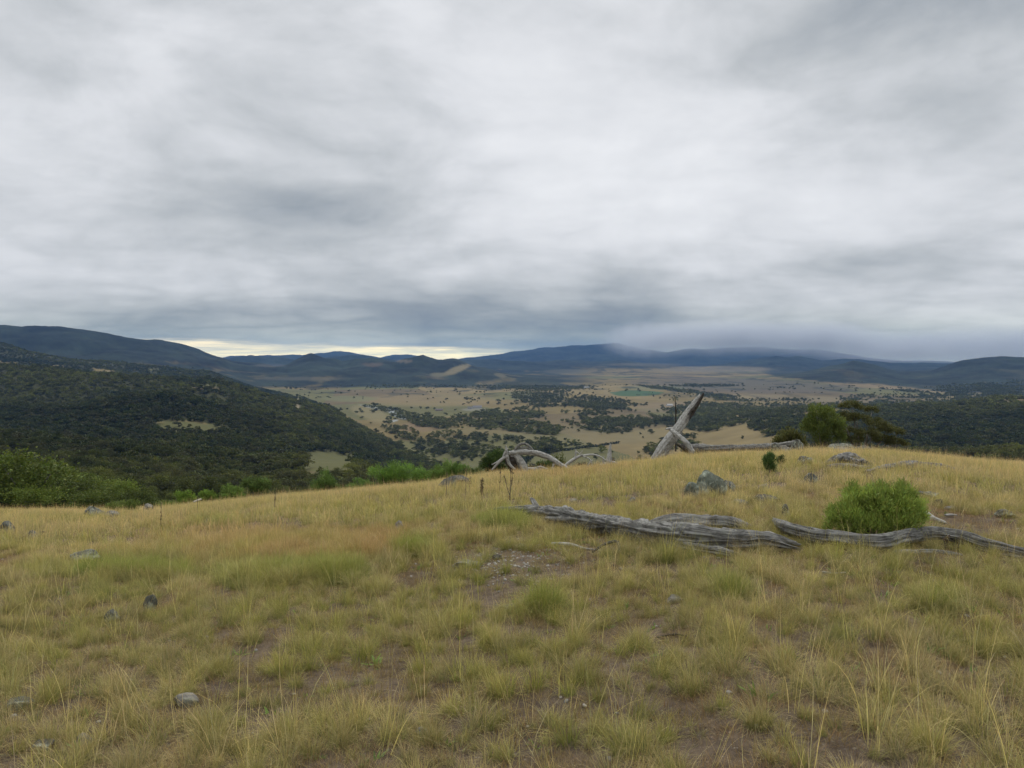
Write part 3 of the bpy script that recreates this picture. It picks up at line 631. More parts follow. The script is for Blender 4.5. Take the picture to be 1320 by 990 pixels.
# ---------------------------------------------------------------- dead wood
def log(name, label, parts, mat=M_WOOD, cat='log', origin=None, pname='limb', own_first=True):
    """parts: lists of tube arrays; the first is the thing's own mesh, the others its limbs"""
    o0 = parts[0][0][0] if origin is None else origin
    org = np.array([parts[0][0][:, 0].mean(), parts[0][0][:, 1].mean(), parts[0][0][:, 2].min()]) if origin is None else np.asarray(origin)
    if len(parts) == 1:
        o = link(name, tubes_mesh(name, parts, mat, org), loc=tuple(org))
    else:
        o = link(name, None, loc=tuple(org))
        for k, t in enumerate(parts):
            nm = 'trunk' if k == 0 and own_first else pname
            m = mat if not isinstance(mat, list) else mat[min(k, len(mat)-1)]
            link(nm, tubes_mesh(nm, [t], m, org), o)
    tag(o, label, cat); return o
def gp(pts, lift=0.5):
    """picture points (x, y, radius in px[, extra height m]) laid along the ground"""
    path, rad = [], []
    for q in pts:
        p = P(q[0], q[1]); r = q[2]*p[1]/F; ex = q[3] if len(q) > 3 else 0
        path.append(p+[0, 0, r*lift+ex]); rad.append(r)
    return path, rad
LG = dict(nu=56, rough=.42, groove=.5)
# main twisted log
a = gp([(640,662,4),(665,667,8),(700,674,12),(745,683,15),(800,694,16),(850,702,16),(900,708,16),(950,711,13,.02),(990,711,11,.03),(1022,713,7,.02)], .9)
b = gp([(838,692,8,.05),(870,686,11,.03),(905,684,11),(940,684,10),(968,687,5)], .85)
c = gp([(688,667,3,.06),(705,669,5,.07),(730,676,6,.07),(765,686,6,.09),(810,690,5,.1)], .9)
e = gp([(694,668,4,.08),(690,664,3.5,.13),(686,660,2.4,.17)], .8); f = gp([(1000,716,3,.1),(1007,712,4,.1),(1020,712,3,.05)], .8)
d = gp([(815,700,4),(850,704,6),(890,711,6.5),(925,716,6),(955,720,3)], .6)
log('fallen_log', 'long twisted grey fallen log across the middle of the slope, splitting in two',
    [tube_arrays(*a, nl=320, twist=.35, seed=3, ragged=2.5, flat=.85, **LG), tube_arrays(*b, nl=120, twist=.4, seed=5, ragged=1.2, **LG),
     tube_arrays(*c, nl=90, nu=24, rough=.3, groove=.4, twist=2, seed=8, ragged=1.5), tube_arrays(*d, nl=90, twist=.8, seed=9, ragged=1.2, **LG),
     tube_arrays(*e, nl=30, nu=20, rough=.4, groove=.5, seed=10, ragged=3)])
a = gp([(998,688,3.5,.12),(1012,696,8.5,.07),(1045,703,10.5,.04),(1085,707,10.5,.03),(1130,711,10.5,.03),(1160,708,9,.06),(1195,704,8,.08),(1228,706,8,.07),(1258,710,10,.02),(1290,716,10,.01),(1320,720,8),(1370,724,5)], .75)
b = gp([(1150,714,3),(1165,716,4.5),(1195,714,4),(1222,715,3),(1240,717,2)], .5)
log('fallen_log', 'curved smooth grey log with a pointed raised end before the large round shrub',
    [tube_arrays(*a, nl=320, nu=56, rough=.3, groove=.36, twist=.3, seed=13, ragged=1.5), tube_arrays(*b, nl=60, nu=20, rough=.3, groove=.3, seed=15, ragged=1.5)])
# leaning dead trunk
DT = 31
tr = [at(838, 602, DT)-[0, 0, .3], at(852, 584, DT), at(872, 556, DT+.05), at(888, 532, DT+.1), at(897, 518, DT+.1), at(903, 509, DT+.1)]
rr = [8.6, 7.8, 7.0, 5.8, 4.0, 2.0]
lb = [at(863, 553, DT-.4), at(872, 560, DT-.6), at(884, 570, DT-.7), at(893, 584, DT-.7)]
l2 = [at(891, 532, DT-.1), at(899, 521, DT-.1), at(907, 507, DT-.1)]
l3 = [at(870, 563, DT-.3), at(866, 553, DT-.4), at(858, 553, DT-.5)]
log('leaning_dead_trunk', 'tall pale dead tree trunk leaning to the right, broken at its top, on the crest',
    [tube_arrays(tr, np.array(rr)*DT/F, nl=200, nu=64, rough=.14, groove=.2, twist=.35, seed=21, ragged=2),
     tube_arrays(lb, np.array([2, 3, 4, 4])*DT/F, nl=50, nu=20, rough=.2, groove=.3, seed=22, ragged=1),
     tube_arrays(l2, np.array([4, 2.6, 1.2])*DT/F, nl=40, nu=20, rough=.3, groove=.4, seed=23, ragged=3),
     tube_arrays(l3, np.array([2, 1.8, 1])*DT/F, nl=30, nu=12, rough=.2, groove=.3, seed=24, ragged=1)], mat=[M_PALE, M_PALE, M_DARKW, M_PALE], cat='dead trunk')
# fallen trunk behind
DD = 33
pts = [at(880, 577, DD), at(900, 578, DD), at(930, 578, DD), at(965, 577, DD+.2), at(1000, 575, DD+.2), at(1030, 570, DD+.3)]
log('fallen_log', 'straight fallen log on the crest between the leaning trunk and the shrub cluster',
    [tube_arrays(pts, np.array([5, 6, 5, 4.5, 4.5, 3])*DD/F, nl=120, nu=28, rough=.2, groove=.35, twist=.3, seed=31, ragged=1.5),
     tube_arrays([at(882, 574, DD-.3), at(890, 583, DD-.3), at(905, 586, DD-.3), at(925, 585, DD-.2)], np.array([4, 7, 6, 3])*DD/F, nl=50, nu=20, rough=.4, groove=.5, seed=32, ragged=2),
     tube_arrays([at(872, 572, DD-.4), at(882, 578, DD-.4), at(892, 582, DD-.4)], np.array([1, 3, 4])*DD/F, nl=30, nu=16, rough=.3, groove=.3, seed=33, ragged=2)], mat=[M_WOOD, M_DARKW, M_DARKW])
def snag(name, label, D, limbs, mat, cat, part='limb', first='trunk'):
    """limbs: [(x, y, r px), ...] lists at distance D, optional depth offsets as 4th value"""
    arr = []
    for k, l in enumerate(limbs):
        pth = [at(q[0], q[1], D+(q[3] if len(q) > 3 else 0)) for q in l]; rd = [q[2]*D/F for q in l]
        big = max(q[2] for q in l) > 2.5
        arr.append(tube_arrays(pth, rd, nl=14*len(l), nu=24 if big else 8, rough=.2, groove=.25 if big else 0, seed=k+40, ragged=1))
    org = np.array([arr[0][0][:, 0].mean(), D, gz(arr[0][0][:, 0].mean(), D)]); o = link(name, None, loc=tuple(org))
    for k, t in enumerate(arr):
        nm = first if k == 0 else part; link(nm, tubes_mesh(nm, [t], mat[k] if isinstance(mat, list) else mat, org), o)
    tag(o, label, cat); return o
snag('fallen_dead_tree', 'bleached fallen dead tree with an arching limb, in front of the dark dome bush', 29,
  [[(656,584,2.5),(672,582,4),(690,584,3.9),(708,590,3.3),(724,600,2.9),(742,610,2)],
   [(665,586,3.5),(671,594,4.6),(677,605,5),(682,622,5.5)],
   [(666,592,2),(670,600,2.5),(674,612,3)],
   [(655,588,3),(650,590,2.2),(643,596,1.8),(634,606,1)], [(653,586,2.5),(655,594,2),(658,600,1.8),(664,605,1.2)], [(654,588,2),(653,581,1.6),(652,574,.8)],
   [(646,592,1.2),(640,596,1),(634,599,.6)], [(654,578,1.2),(651,583,1.4),(648,590,1)],
   [(662,584,2),(668,575,1.8),(676,572,1.6),(684,577,1.4),(688,583,1.4)], [(668,578,1.5),(677,577,1.3),(686,580,1)],
   [(662,586,6,.5),(664,594,8,.5),(662,604,8,.5)],
   [(652,592,3,.5),(658,598,6,.5),(664,600,7,.5),(672,602,4,.5)],
   [(680,604,1.5),(690,605,2.4),(702,606,1.6)], [(690,603,.8),(697,602,1.6),(706,605,1)], [(714,597,1.6),(712,606,1.8),(712,614,2)]],
  [M_PALE, M_PALE, M_WOOD]+[M_PALE]*5+[M_WOOD]*2+[M_DARKW]*2+[M_PALE]*3, 'dead tree')
snag('dead_branch', 'thin bleached forked branch rising from the grass right of the arching fallen limb', 30,
  [[(720,609,2.4),(730,599,2.2),(740,592,2),(751,586,1.2)], [(741,591,1.4),(742,585,1.2),(742,579,.7)], [(743,582,.8),(747,585,.7),(751,581,.5)],
   [(749,588,1.4,.3),(762,586,1.2,.3),(772,588,1,.3),(782,594,.8,.3)], [(751,588,.8),(760,592,.9),(764,602,.8)], [(757,602,.7),(760,596,.8),(764,593,.6)]],
  M_PALE, 'dead branch', first='limb')
snag('dead_snag', 'short upright pale snag with two low side branches, between two slender dark trees', 31,
  [[(784,612,4.5),(785,596,4),(786,584,2.4),(787,572,1)], [(782,598,2),(775,600,2),(766,606,2)], [(787,596,2),(793,597,1.8),(800,601,1.4)], [(780,606,1.4),(778,596,1.4),(778,588,.6)]],
  M_PALE, 'dead snag')
snag('dead_sapling', 'bare thin dead sapling standing up behind the leaning trunk', 34, [[(871,582,1),(871,550,.9),(871,530,.8),(870,511,.4)], [(871,535,.6),(873,527,.4)]], M_DARKW, 'dead sapling')
# weathered heap and log right
a = gp([(1066,600,3),(1080,600,5,.08),(1098,599,5,.1),(1115,600,3)], .8); b = gp([(1068,605,3),(1084,606,5),(1100,606,4),(1118,606,3)], .8); c = gp([(1075,598,2,.12),(1090,601,4,.1),(1112,604,4,.06)], .9)
log('broken_stump', 'broken pile-like grey stump of split wood left of the low log below the shrub cluster',
    [tube_arrays(*a, nl=70, nu=30, rough=.5, groove=.6, twist=1, seed=51, ragged=3), tube_arrays(*b, nl=60, nu=30, rough=.5, groove=.6, twist=1, seed=52, ragged=2), tube_arrays(*c, nl=60, nu=30, rough=.5, groove=.6, twist=2, seed=53, ragged=2)], cat='stump', pname='splinter')
a = gp([(1116,611,3),(1140,607,4.5),(1165,604,5.5),(1190,603,5),(1215,605,4),(1236,608,2)], .7)
log('fallen_log', 'low grey log lying in straw grass right of the broken stump', [tube_arrays(*a, nl=140, nu=30, rough=.3, groove=.4, twist=.6, seed=54, ragged=2)])
a = gp([(1183,664,2,.02),(1193,668,4.5,.02),(1205,673,4),(1219,676,2)], .8)
log('wood_offcut', 'short pale split piece of wood right of the large round shrub', [tube_arrays(*a, nl=50, nu=20, rough=.3, groove=.4, seed=55, ragged=2)], M_PALE, 'wood')
def stick(px0, label, mat=M_PALE):
    a = gp(px0, .8); log('stick', label, [tube_arrays(*a, nl=40, nu=8, rough=.3, seed=int(px0[0][0]))], mat, 'stick')
stick([(711,704,1.6,.02),(735,706,2.2,.02),(755,710,1.4,.01),(776,711,.9)], 'pale straight stick lying in front of the long twisted log')
stick([(764,716,1.4,.02),(778,711,1.8,.06),(795,708,1.8,.06),(800,717,1.6,.02),(812,719,1.2)], 'dark bent stick lying right of the pale straight stick', M_DARKW)
stick([(1289,662,1.4,.03),(1300,665,1.8,.03),(1309,668,1.2,.02)], 'short pale stick in the grass by the right edge')
stick([(1218,667,1.2,.02),(1225,667,1.5,.02),(1233,667,.9,.02)], 'short pale stick lying beside the split piece of wood')
stick([(250,655,1.2,.2),(262,652,1.4,.3),(270,647,1,.5)], 'curved pale stick in front of the row of green shrubs on the left crest')
stick([(845,826,1.2,.01),(870,823,1.4,.01),(886,823,.9,.01)], 'thin brown stick on bare soil in the near grass', M_DARKW)
stick([(1060,740,1.2,.01),(1075,742,1.2,.01),(1090,741,.8,.01)], 'thin dead twig in the grass below the curved log')

# ---------------------------------------------------------------- rocks
def rock(px_, py_, w, h, label, mat=M_ROCK, seed=1, D=None, dep=.8, tilt=0, sink=.3, cat='rock', cuts=7):
    if D is None: p = P(px_, py_)
    else: x = at(px_, py_, D)[0]; p = np.array([x, D, gz(x, D)])
    D = p[1]; W_ = w*D/F/2; H_ = h*D/F/2/(1-sink)*1.1
    me = rock_mesh('rock', (W_, W_*dep, H_), seed, mat, cuts=cuts)
    o = link('rock', me, loc=(p[0], p[1]+W_*dep*.5, p[2]+H_*(1-2*sink))); o.rotation_euler = (0, tilt, 0); tag(o, label, cat); return o
rock(915, 640, 40, 30, 'largest lichen covered grey boulder on the slope above the long log', M_ROCKB, 61)
rock(940, 637, 18, 18, 'dark end stone touching the right side of the lichen boulder', M_ROCK, 62)
rock(893, 641, 20, 18, 'grey stone touching the left side of the lichen boulder', M_ROCKB, 63)
rock(585, 628, 42, 12, 'flat dark grey slab jutting from the crest in front of the bright shrubs', M_ROCKD, 64, tilt=-.1, dep=1)
rock(928, 641, 24, 22, 'rounded lichen stone between the large lichen boulder and the dark end stone', M_ROCKB, 161)
rock(904, 643, 24, 18, 'low lichen stone in front of the large lichen boulder', M_ROCKB, 162)
rock(985, 634, 20, 8, 'low white stone in straw grass right of the lichen boulder', M_ROCKP, 65)
rock(1047, 627, 20, 15, 'lichen mottled stone alone between the white stone and the broken stump', M_ROCK, 66)
rock(1014, 667, 14, 15, 'upright lichen covered stone left of the large round shrub', M_ROCK, 67)
rock(990, 649, 44, 9, 'low dark rock ledge above the upright lichen stone', M_ROCKD, 68)
rock(955, 651, 24, 7, 'pale flat stone left of the low dark ledge', M_ROCKP, 69)
rock(1092, 577, 44, 12, 'wide flat pale grey slab lying in front of the olive gum', M_ROCK, 70, D=33, tilt=.08, sink=.1)
rock(1118, 578, 34, 10, 'second grey slab leaning right beside the wide one under the olive gum', M_ROCKD, 71, D=33.5, tilt=.15, sink=.15)
rock(1028, 583, 18, 16, 'squarish grey rock at the right end of the crest log', M_ROCK, 72, D=32, sink=.2)
rock(1012, 586, 24, 10, 'low pale rock below the right end of the crest log', M_ROCKP, 73, D=30)
rock(1000, 587, 14, 14, 'small pale upright rock among the rocks by the crest log', M_ROCK, 74, D=30)
rock(1040, 600, 26, 11, 'lichen spotted rock in grass below the bright green shrub', M_ROCK, 75)
rock(1090, 584, 30, 8, 'pale low rock in front of the wide flat slab', M_ROCKP, 76, D=29)
rock(1200, 645, 34, 10, 'grey flat rock behind the right side of the large round shrub', M_ROCK, 77)
rock(1212, 653, 12, 9, 'small dark rock just below the grey flat rock by the round shrub', M_ROCKD, 78)
rock(1204, 691, 12, 6, 'small white stone above the curved log', M_ROCKP, 79)
rock(1296, 668, 22, 10, 'grey green rock by the right edge below the short pale stick', M_ROCK, 80)
rock(1300, 652, 18, 6, 'low pale rock by the right edge above the short pale stick', M_ROCKP, 81)
rock(1228, 659, 18, 5, 'flat pale stone between the grey flat rock and the split wood', M_ROCKP, 82)
rock(118, 666, 34, 12, 'long pale grey boulder at the foot of the near left wood', M_ROCK, 83, tilt=.15)
rock(140, 667, 22, 7, 'low pale stone touching the right end of the long grey boulder', M_ROCKP, 84)
rock(189, 662, 17, 12, 'white jagged stone on the far left crest', M_ROCKP, 85, cuts=12)
rock(6, 692, 22, 17, 'grey angular boulder cut by the left edge', M_ROCK, 86)
rock(38, 698, 20, 12, 'grey boulder with a dark end, second from the left edge', M_ROCK, 87)
rock(56, 694, 10, 10, 'small dark stone against the right of the left grey boulder', M_ROCKD, 88)
rock(104, 727, 50, 15, 'broad low lichened rock half hidden in grass left of the green tussocks', M_ROCK, 89)
rock(193, 788, 18, 20, 'upright lichened stone among the grass in the left foreground', M_ROCK, 90)
rock(143, 804, 20, 15, 'grey stone left of the upright lichened one in the left foreground', M_ROCK, 91)
rock(237, 914, 32, 14, 'pale flat stone in the near left foreground grass', M_ROCKP, 92)
rock(108, 963, 24, 12, 'pale stone nearest to the bottom left corner', M_ROCKP, 93)
rock(50, 968, 34, 9, 'flat brownish stone between the corner and the pale stone, bottom left', M_ROCK, 94)
rock(22, 915, 34, 14, 'weathered grey stone close to the left edge in the foreground', M_ROCK, 95)
rock(514, 684, 12, 11, 'small whitish stone alone in grass left of the long log', M_ROCKP, 96)
rock(655, 789, 24, 8, 'pale flat stone on the bare patch in the middle foreground', M_ROCKP, 97)
rock(640, 789, 9, 8, 'small pale stone touching the flat one on the bare patch', M_ROCKP, 98)
rock(870, 777, 26, 10, 'pale cracked stone in grass below the long log', M_ROCKP, 99, cuts=11)
rock(600, 732, 40, 9, 'flat pale lichened rock at the left of the stony patch', M_ROCKP, 100)
rock(652, 704, 16, 6, 'small blue grey stone at the top of the stony patch', M_ROCK, 101)
rock(672, 707, 12, 5, 'tiny pale stone right of the blue grey one on the stony patch', M_ROCKP, 102)
rock(640, 722, 14, 6, 'dark small stone in the middle of the stony patch', M_ROCKD, 103)
rock(740, 648, 14, 5, 'pale pinkish stone in grass above the long log', M_ROCKP, 104)
rock(815, 647, 12, 6, 'small pale stone between the long log and the lichen boulder', M_ROCKP, 105)
rock(545, 952, 20, 9, 'pale stone low in the centre foreground', M_ROCKP, 106)
# gravel
n = 420; PX = rng.normal(0, 1, (n, 2)); c0 = P(655, 722)
gx = c0[0]+PX[:, 0]*.42; gy = c0[1]+PX[:, 1]*.6
more = 700; D = np.sqrt(rng.uniform(6, 200, more)); u = rng.uniform(-.75, .75, more); gx = np.concatenate([gx, u*D]); gy = np.concatenate([gy, D]); n = len(gx)
s = rng.uniform(.006, .022, n); t = rng.uniform(.6, 1.3, (n, 1))*np.array([[.27, .25, .21]])
pm = []
mg, nt, out = newmat('gravel_stone'); ta = node(nt, 'ShaderNodeAttribute', attribute_name='tint', attribute_type='INSTANCER'); pp = node(nt, 'ShaderNodeBsdfPrincipled'); pp.inputs['Roughness'].default_value = .9
nt.links.new(ta.outputs[0], pp.inputs[0]); nt.links.new(pp.outputs[0], out.inputs[0])
for k in range(4): pm.append(rock_mesh('pebble', (1, .8, .5), 300+k, mg, sub=2))
scatter('gravel', np.stack([gx, gy, ground(gx, gy)+.004], 1), np.stack([rng.normal(0, .2, n), rng.normal(0, .2, n), rng.uniform(0, 6.28, n)], 1), np.stack([s, s, s], 1), rng.integers(0, 4, n), t, pm, kind='stuff')

# ---------------------------------------------------------------- dry weed stalks
def weed(px_, base, top, label, forks=1, seed=1, D=None, mat=M_BARK, heads=14):
    r = np.random.default_rng(seed)
    p = P(px_, base) if D is None else np.array([at(px_, base, D)[0], D, gz(at(px_, base, D)[0], D)])
    h = float(at(px_, top, p[1])[2]-p[2]); o = link('dry_weed', None, loc=tuple(p))
    tb = []; tips = []
    for f in range(forks):
        k = h*r.uniform(.75, 1) if f else h; lx = r.normal(0, .06*h) if f else .02; s0 = h*.25 if f else 0
        path = [(0, 0, s0-.03*(f == 0)), (lx*.5, 0, s0+(k-s0)*.4), (lx*.8, r.normal(0, .02), s0+(k-s0)*.75), (lx, 0, k)]
        tb.append(tube_arrays(path, [.006, .005, .004, .002], 6, 12, seed=seed+f)); tips.append(path)
    link('stem', tubes_mesh('stem', tb, mat), o)
    pts = []
    for path in tips:
        a = np.array(path); t = r.uniform(.15, 1, heads)*3; k = np.clip(t.astype(int), 0, 2); q = a[k]+(a[k+1]-a[k])*(t-k)[:, None]; pts.append(q)
    pts = np.concatenate(pts); pts = np.repeat(pts, 5, 0)+r.normal(0, .012, (len(pts)*5, 3))
    V, Fq, bc = leaf_cloud(pts, np.tile([0, 0, .6], (len(pts), 1)), .03, .010, r)
    c = link('seed_head', mesh_from('seed_head', V, [Fq], M_LEAF, [('bc', 'FLOAT_COLOR', rgba(bc))]), o); c['tint'] = [.17, .115, .075]
    tag(o, label, 'dry weed'); return o
weed(207, 688, 648, 'single dark dead weed stalk left of the reddish grass patch', 1, 1)
weed(254, 668, 640, 'thin dead stalk in front of the row of green shrubs on the left crest', 1, 2, heads=5)
weed(354, 660, 634, 'thin dead stalk right of the row of green shrubs on the left crest', 2, 3, heads=4)
weed(600, 640, 603, 'slim brown weed stalk behind the slab, left of the cluster of stalks', 1, 4, heads=5)
weed(621, 650, 617, 'bushy dark seeded weed left of the tall forked weed', 3, 5, heads=26)
weed(657, 650, 604, 'tall forked dry weed in front of the fallen dead tree', 3, 6, heads=10)
weed(644, 634, 606, 'thin reddish stalk just left of the tall forked weed', 1, 7, heads=8)
weed(575, 648, 610, 'pale brown stalk in front of the flat dark slab', 1, 8, heads=4)
weed(605, 638, 614, 'short dark weed beside the right end of the flat slab', 1, 9, heads=12)
weed(1218, 710, 690, 'short brown weed rising behind the curved log', 2, 10, heads=8)
weed(1234, 712, 694, 'small brown weed right of the other one behind the curved log', 1, 11, heads=8)

# ---------------------------------------------------------------- grass
def tussock(name, n, rb, h, lean, w, seed, curve=.5, tipc=(1.35, 1.25, 1.15), basec=(.4, .55, .33), seg=3):  # green base to straw tip; base darkened further to paint shade in gaps
    r = np.random.default_rng(seed)
    a = r.uniform(0, 2*np.pi, n); rad = rb*np.sqrt(r.uniform(0, 1, n)); b0 = np.stack([np.cos(a)*rad, np.sin(a)*rad, np.full(n, -.015)], 1)
    az = a+r.normal(0, .7, n); le = np.abs(r.normal(0, lean, n))+lean*.25*(rad/rb); hh = h*r.uniform(.5, 1.12, n)
    dr = np.stack([np.cos(az), np.sin(az)], 1); sd = np.stack([-np.sin(az+r.normal(0, .6, n)), np.cos(az), np.zeros(n)], 1)
    lv = []; cs = []
    for k in range(seg+1):
        t = k/seg; ang = le*(1+curve*2*t*t); out = hh*t*np.sin(np.minimum(ang, 1.5)); up = hh*t*np.cos(np.minimum(ang, 1.4))
        c = b0+np.concatenate([dr*out[:, None], up[:, None]], 1); ww = w*(1-.85*t**1.5)*r.uniform(.7, 1.3, n)
        lv.append(c-sd*ww[:, None]/2); lv.append(c+sd*ww[:, None]/2)
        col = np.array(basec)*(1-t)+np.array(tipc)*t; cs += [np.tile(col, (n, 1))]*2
    V = np.stack(lv, 1).reshape(-1, 3); m = 2*(seg+1); i = np.arange(n)[:, None]*m
    Fq = np.concatenate([np.stack([i[:, 0]+2*k, i[:, 0]+2*k+1, i[:, 0]+2*k+3, i[:, 0]+2*k+2], 1) for k in range(seg)])
    g = r.uniform(.7, 1.3, (n, 1, 1))*np.concatenate([r.uniform(.9, 1.12, (n, 1, 1)), np.ones((n, 1, 1)), r.uniform(.75, 1.1, (n, 1, 1))], 2)
    C = (np.stack(cs, 1)*g).reshape(-1, 3)
    return mesh_from(name, V, [Fq], M_GRASS, [('bc', 'FLOAT_COLOR', rgba(C))])
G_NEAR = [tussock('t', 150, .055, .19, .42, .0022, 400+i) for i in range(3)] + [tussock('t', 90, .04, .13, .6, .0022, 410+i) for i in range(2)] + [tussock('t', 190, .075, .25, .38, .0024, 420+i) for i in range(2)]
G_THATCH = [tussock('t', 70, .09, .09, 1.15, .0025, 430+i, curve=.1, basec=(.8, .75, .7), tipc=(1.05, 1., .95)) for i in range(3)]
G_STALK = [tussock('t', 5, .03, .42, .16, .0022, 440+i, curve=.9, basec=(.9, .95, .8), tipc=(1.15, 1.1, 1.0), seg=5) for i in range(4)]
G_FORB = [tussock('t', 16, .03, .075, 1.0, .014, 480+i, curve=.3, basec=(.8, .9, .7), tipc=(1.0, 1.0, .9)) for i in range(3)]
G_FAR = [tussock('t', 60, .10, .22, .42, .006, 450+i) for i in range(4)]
G_FSTALK = [tussock('t', 9, .12, .42, .2, .0045, 460+i, curve=.7, basec=(.9, .95, .8)) for i in range(3)]
STRAW = np.array([.56, .455, .235]); OLIVE = np.array([.36, .345, .10]); GREENG = np.array([.24, .29, .065]); RUST = np.array([.44, .28, .15]); GREY = np.array([.40, .325, .22])
def gtint(X, Y, n, kind='t'):
    p1, p2 = proj(X, Y, ground(X, Y))
    a = fbm(X/2.2, Y/2.2, 3, 301); b = fbm(X/.7, Y/.7, 2, 302)
    near = sstep(16, 7, Y); w = np.clip(.38+.4*near+.55*a+.35*b+rng.normal(0, .14, n), 0, 1)[:, None]
    C = STRAW*(1-w)+OLIVE*w
    gy = np.clip(rng.normal(.12, .25, n)+.2*near, 0, .8)[:, None]; C = C*(1-gy)+GREY*gy
    def pt(cx, cy, rx, ry, col, k):
        nonlocal C
        m = (k*sstep(1.5, .5, ell(p1, p2, (cx, cy, rx, ry, 0))+b*1.3+a*.6+rng.normal(0, .35, n)))[:, None]; C = C*(1-m)+col*m
    for q in ((360,702,190,24,RUST,.42),(490,700,60,16,RUST,.45),(720,606,80,12,RUST,.35),(540,712,26,9,GREENG,.85),(420,742,60,14,GREENG,.7),(175,740,65,11,GREENG,.8),(330,745,60,14,GREENG,.5),
              (130,765,80,10,GREENG,.4),(655,672,34,9,GREENG,.75),(705,786,24,7,GREENG,.75),(940,765,26,9,GREENG,.6),(1205,782,22,9,GREENG,.6),(275,675,28,6,GREENG,.5),(1075,825,22,12,GREENG,.4),
              (850,720,50,8,GREENG,.3),(80,740,50,10,GREENG,.35),(920,742,30,7,GREENG,.5),(770,962,60,14,GREENG,.3)): pt(*q)
    return np.clip(C*rng.uniform(.82, 1.18, (n, 1)), .02, .8)
BARE = [(650,722,60,13,0),(640,765,60,20,0),(700,740,40,14,0),(930,965,70,20,0),(770,650,50,5,0),(1250,680,60,16,0),(1110,695,90,8,0),(655,722,26,10,0),(860,735,60,5,0)]
def gpos(d0, d1, dens, thin=True, seed=0):
    n = int(1.56/2*(d1*d1-d0*d0)*dens); D = np.sqrt(rng.uniform(d0*d0, d1*d1, n)); u = rng.uniform(-.78, .78, n); X, Y = u*D, D
    Z = ground(X, Y); a, b = proj(X, Y, Z)
    k = np.ones(n, bool)
    if not thin:
        for e in BARE: k &= rng.uniform(0, 1, n) < .3+.7*sstep(.3, 1.5, ell(a, b, e))
    if thin:
        c = fbm(X/.24, Y/.24, 2, 501+seed)*.8+fbm(X/1.3, Y/1.3, 2, 502)*.18; pr = sstep(-.46, .18, c)*.8+.2
        for e in BARE: pr = pr*(.1+.9*sstep(.5, 1.6, ell(a, b, e)))
        k = rng.uniform(0, 1, n) < pr
    return X[k], Y[k], Z[k]
def wind(X, n, amt):
    # stalks lean away from the left on the left half, the other way on the right
    return amt*np.clip(-X/6+.2, -1, 1)
def lay(name, groups, sources, **props):
    Pp, Ro, Sc, Ix, Ti = [], [], [], [], []
    for X, Y, Z, i0, i1, s0, s1, tl, col in groups:
        n = len(X); s = rng.uniform(s0, s1, n); Pp.append(np.stack([X, Y, Z], 1))
        lx = rng.normal(0, .12, n); ly = rng.normal(0, .12, n)+tl
        Ro.append(np.stack([lx, ly, rng.uniform(0, 6.28, n)], 1)); Sc.append(np.stack([s, s, s*rng.uniform(.8, 1.2, n)], 1)); Ix.append(rng.integers(i0, i1, n)); Ti.append(gtint(X, Y, n)*col)
    scatter(name, np.concatenate(Pp), np.concatenate(Ro), np.concatenate(Sc), np.concatenate(Ix), np.concatenate(Ti), sources, kind='stuff', **props)
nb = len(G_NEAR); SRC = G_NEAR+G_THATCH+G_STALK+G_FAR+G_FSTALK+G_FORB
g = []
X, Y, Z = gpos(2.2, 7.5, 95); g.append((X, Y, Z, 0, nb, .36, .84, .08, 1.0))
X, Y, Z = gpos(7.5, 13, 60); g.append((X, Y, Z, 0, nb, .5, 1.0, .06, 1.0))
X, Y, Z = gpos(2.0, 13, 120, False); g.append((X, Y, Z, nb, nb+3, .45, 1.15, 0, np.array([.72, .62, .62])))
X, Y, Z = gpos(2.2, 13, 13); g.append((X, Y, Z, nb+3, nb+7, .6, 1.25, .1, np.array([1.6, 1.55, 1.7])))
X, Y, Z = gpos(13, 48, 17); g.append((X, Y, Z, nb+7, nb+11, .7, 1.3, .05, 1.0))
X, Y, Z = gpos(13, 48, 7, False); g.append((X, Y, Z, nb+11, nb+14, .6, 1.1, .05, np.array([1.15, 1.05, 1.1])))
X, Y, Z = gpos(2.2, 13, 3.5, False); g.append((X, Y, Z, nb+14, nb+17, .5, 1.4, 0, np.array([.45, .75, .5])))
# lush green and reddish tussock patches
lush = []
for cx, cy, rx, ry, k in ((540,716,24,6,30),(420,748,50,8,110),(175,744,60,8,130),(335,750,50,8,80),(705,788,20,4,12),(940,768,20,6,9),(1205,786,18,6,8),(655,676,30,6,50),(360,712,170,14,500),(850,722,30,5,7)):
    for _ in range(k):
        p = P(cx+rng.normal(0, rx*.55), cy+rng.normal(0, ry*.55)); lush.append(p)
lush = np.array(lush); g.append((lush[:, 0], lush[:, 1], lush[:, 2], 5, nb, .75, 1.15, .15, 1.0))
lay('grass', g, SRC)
print('GRASS', sum(len(a[0]) for a in g))

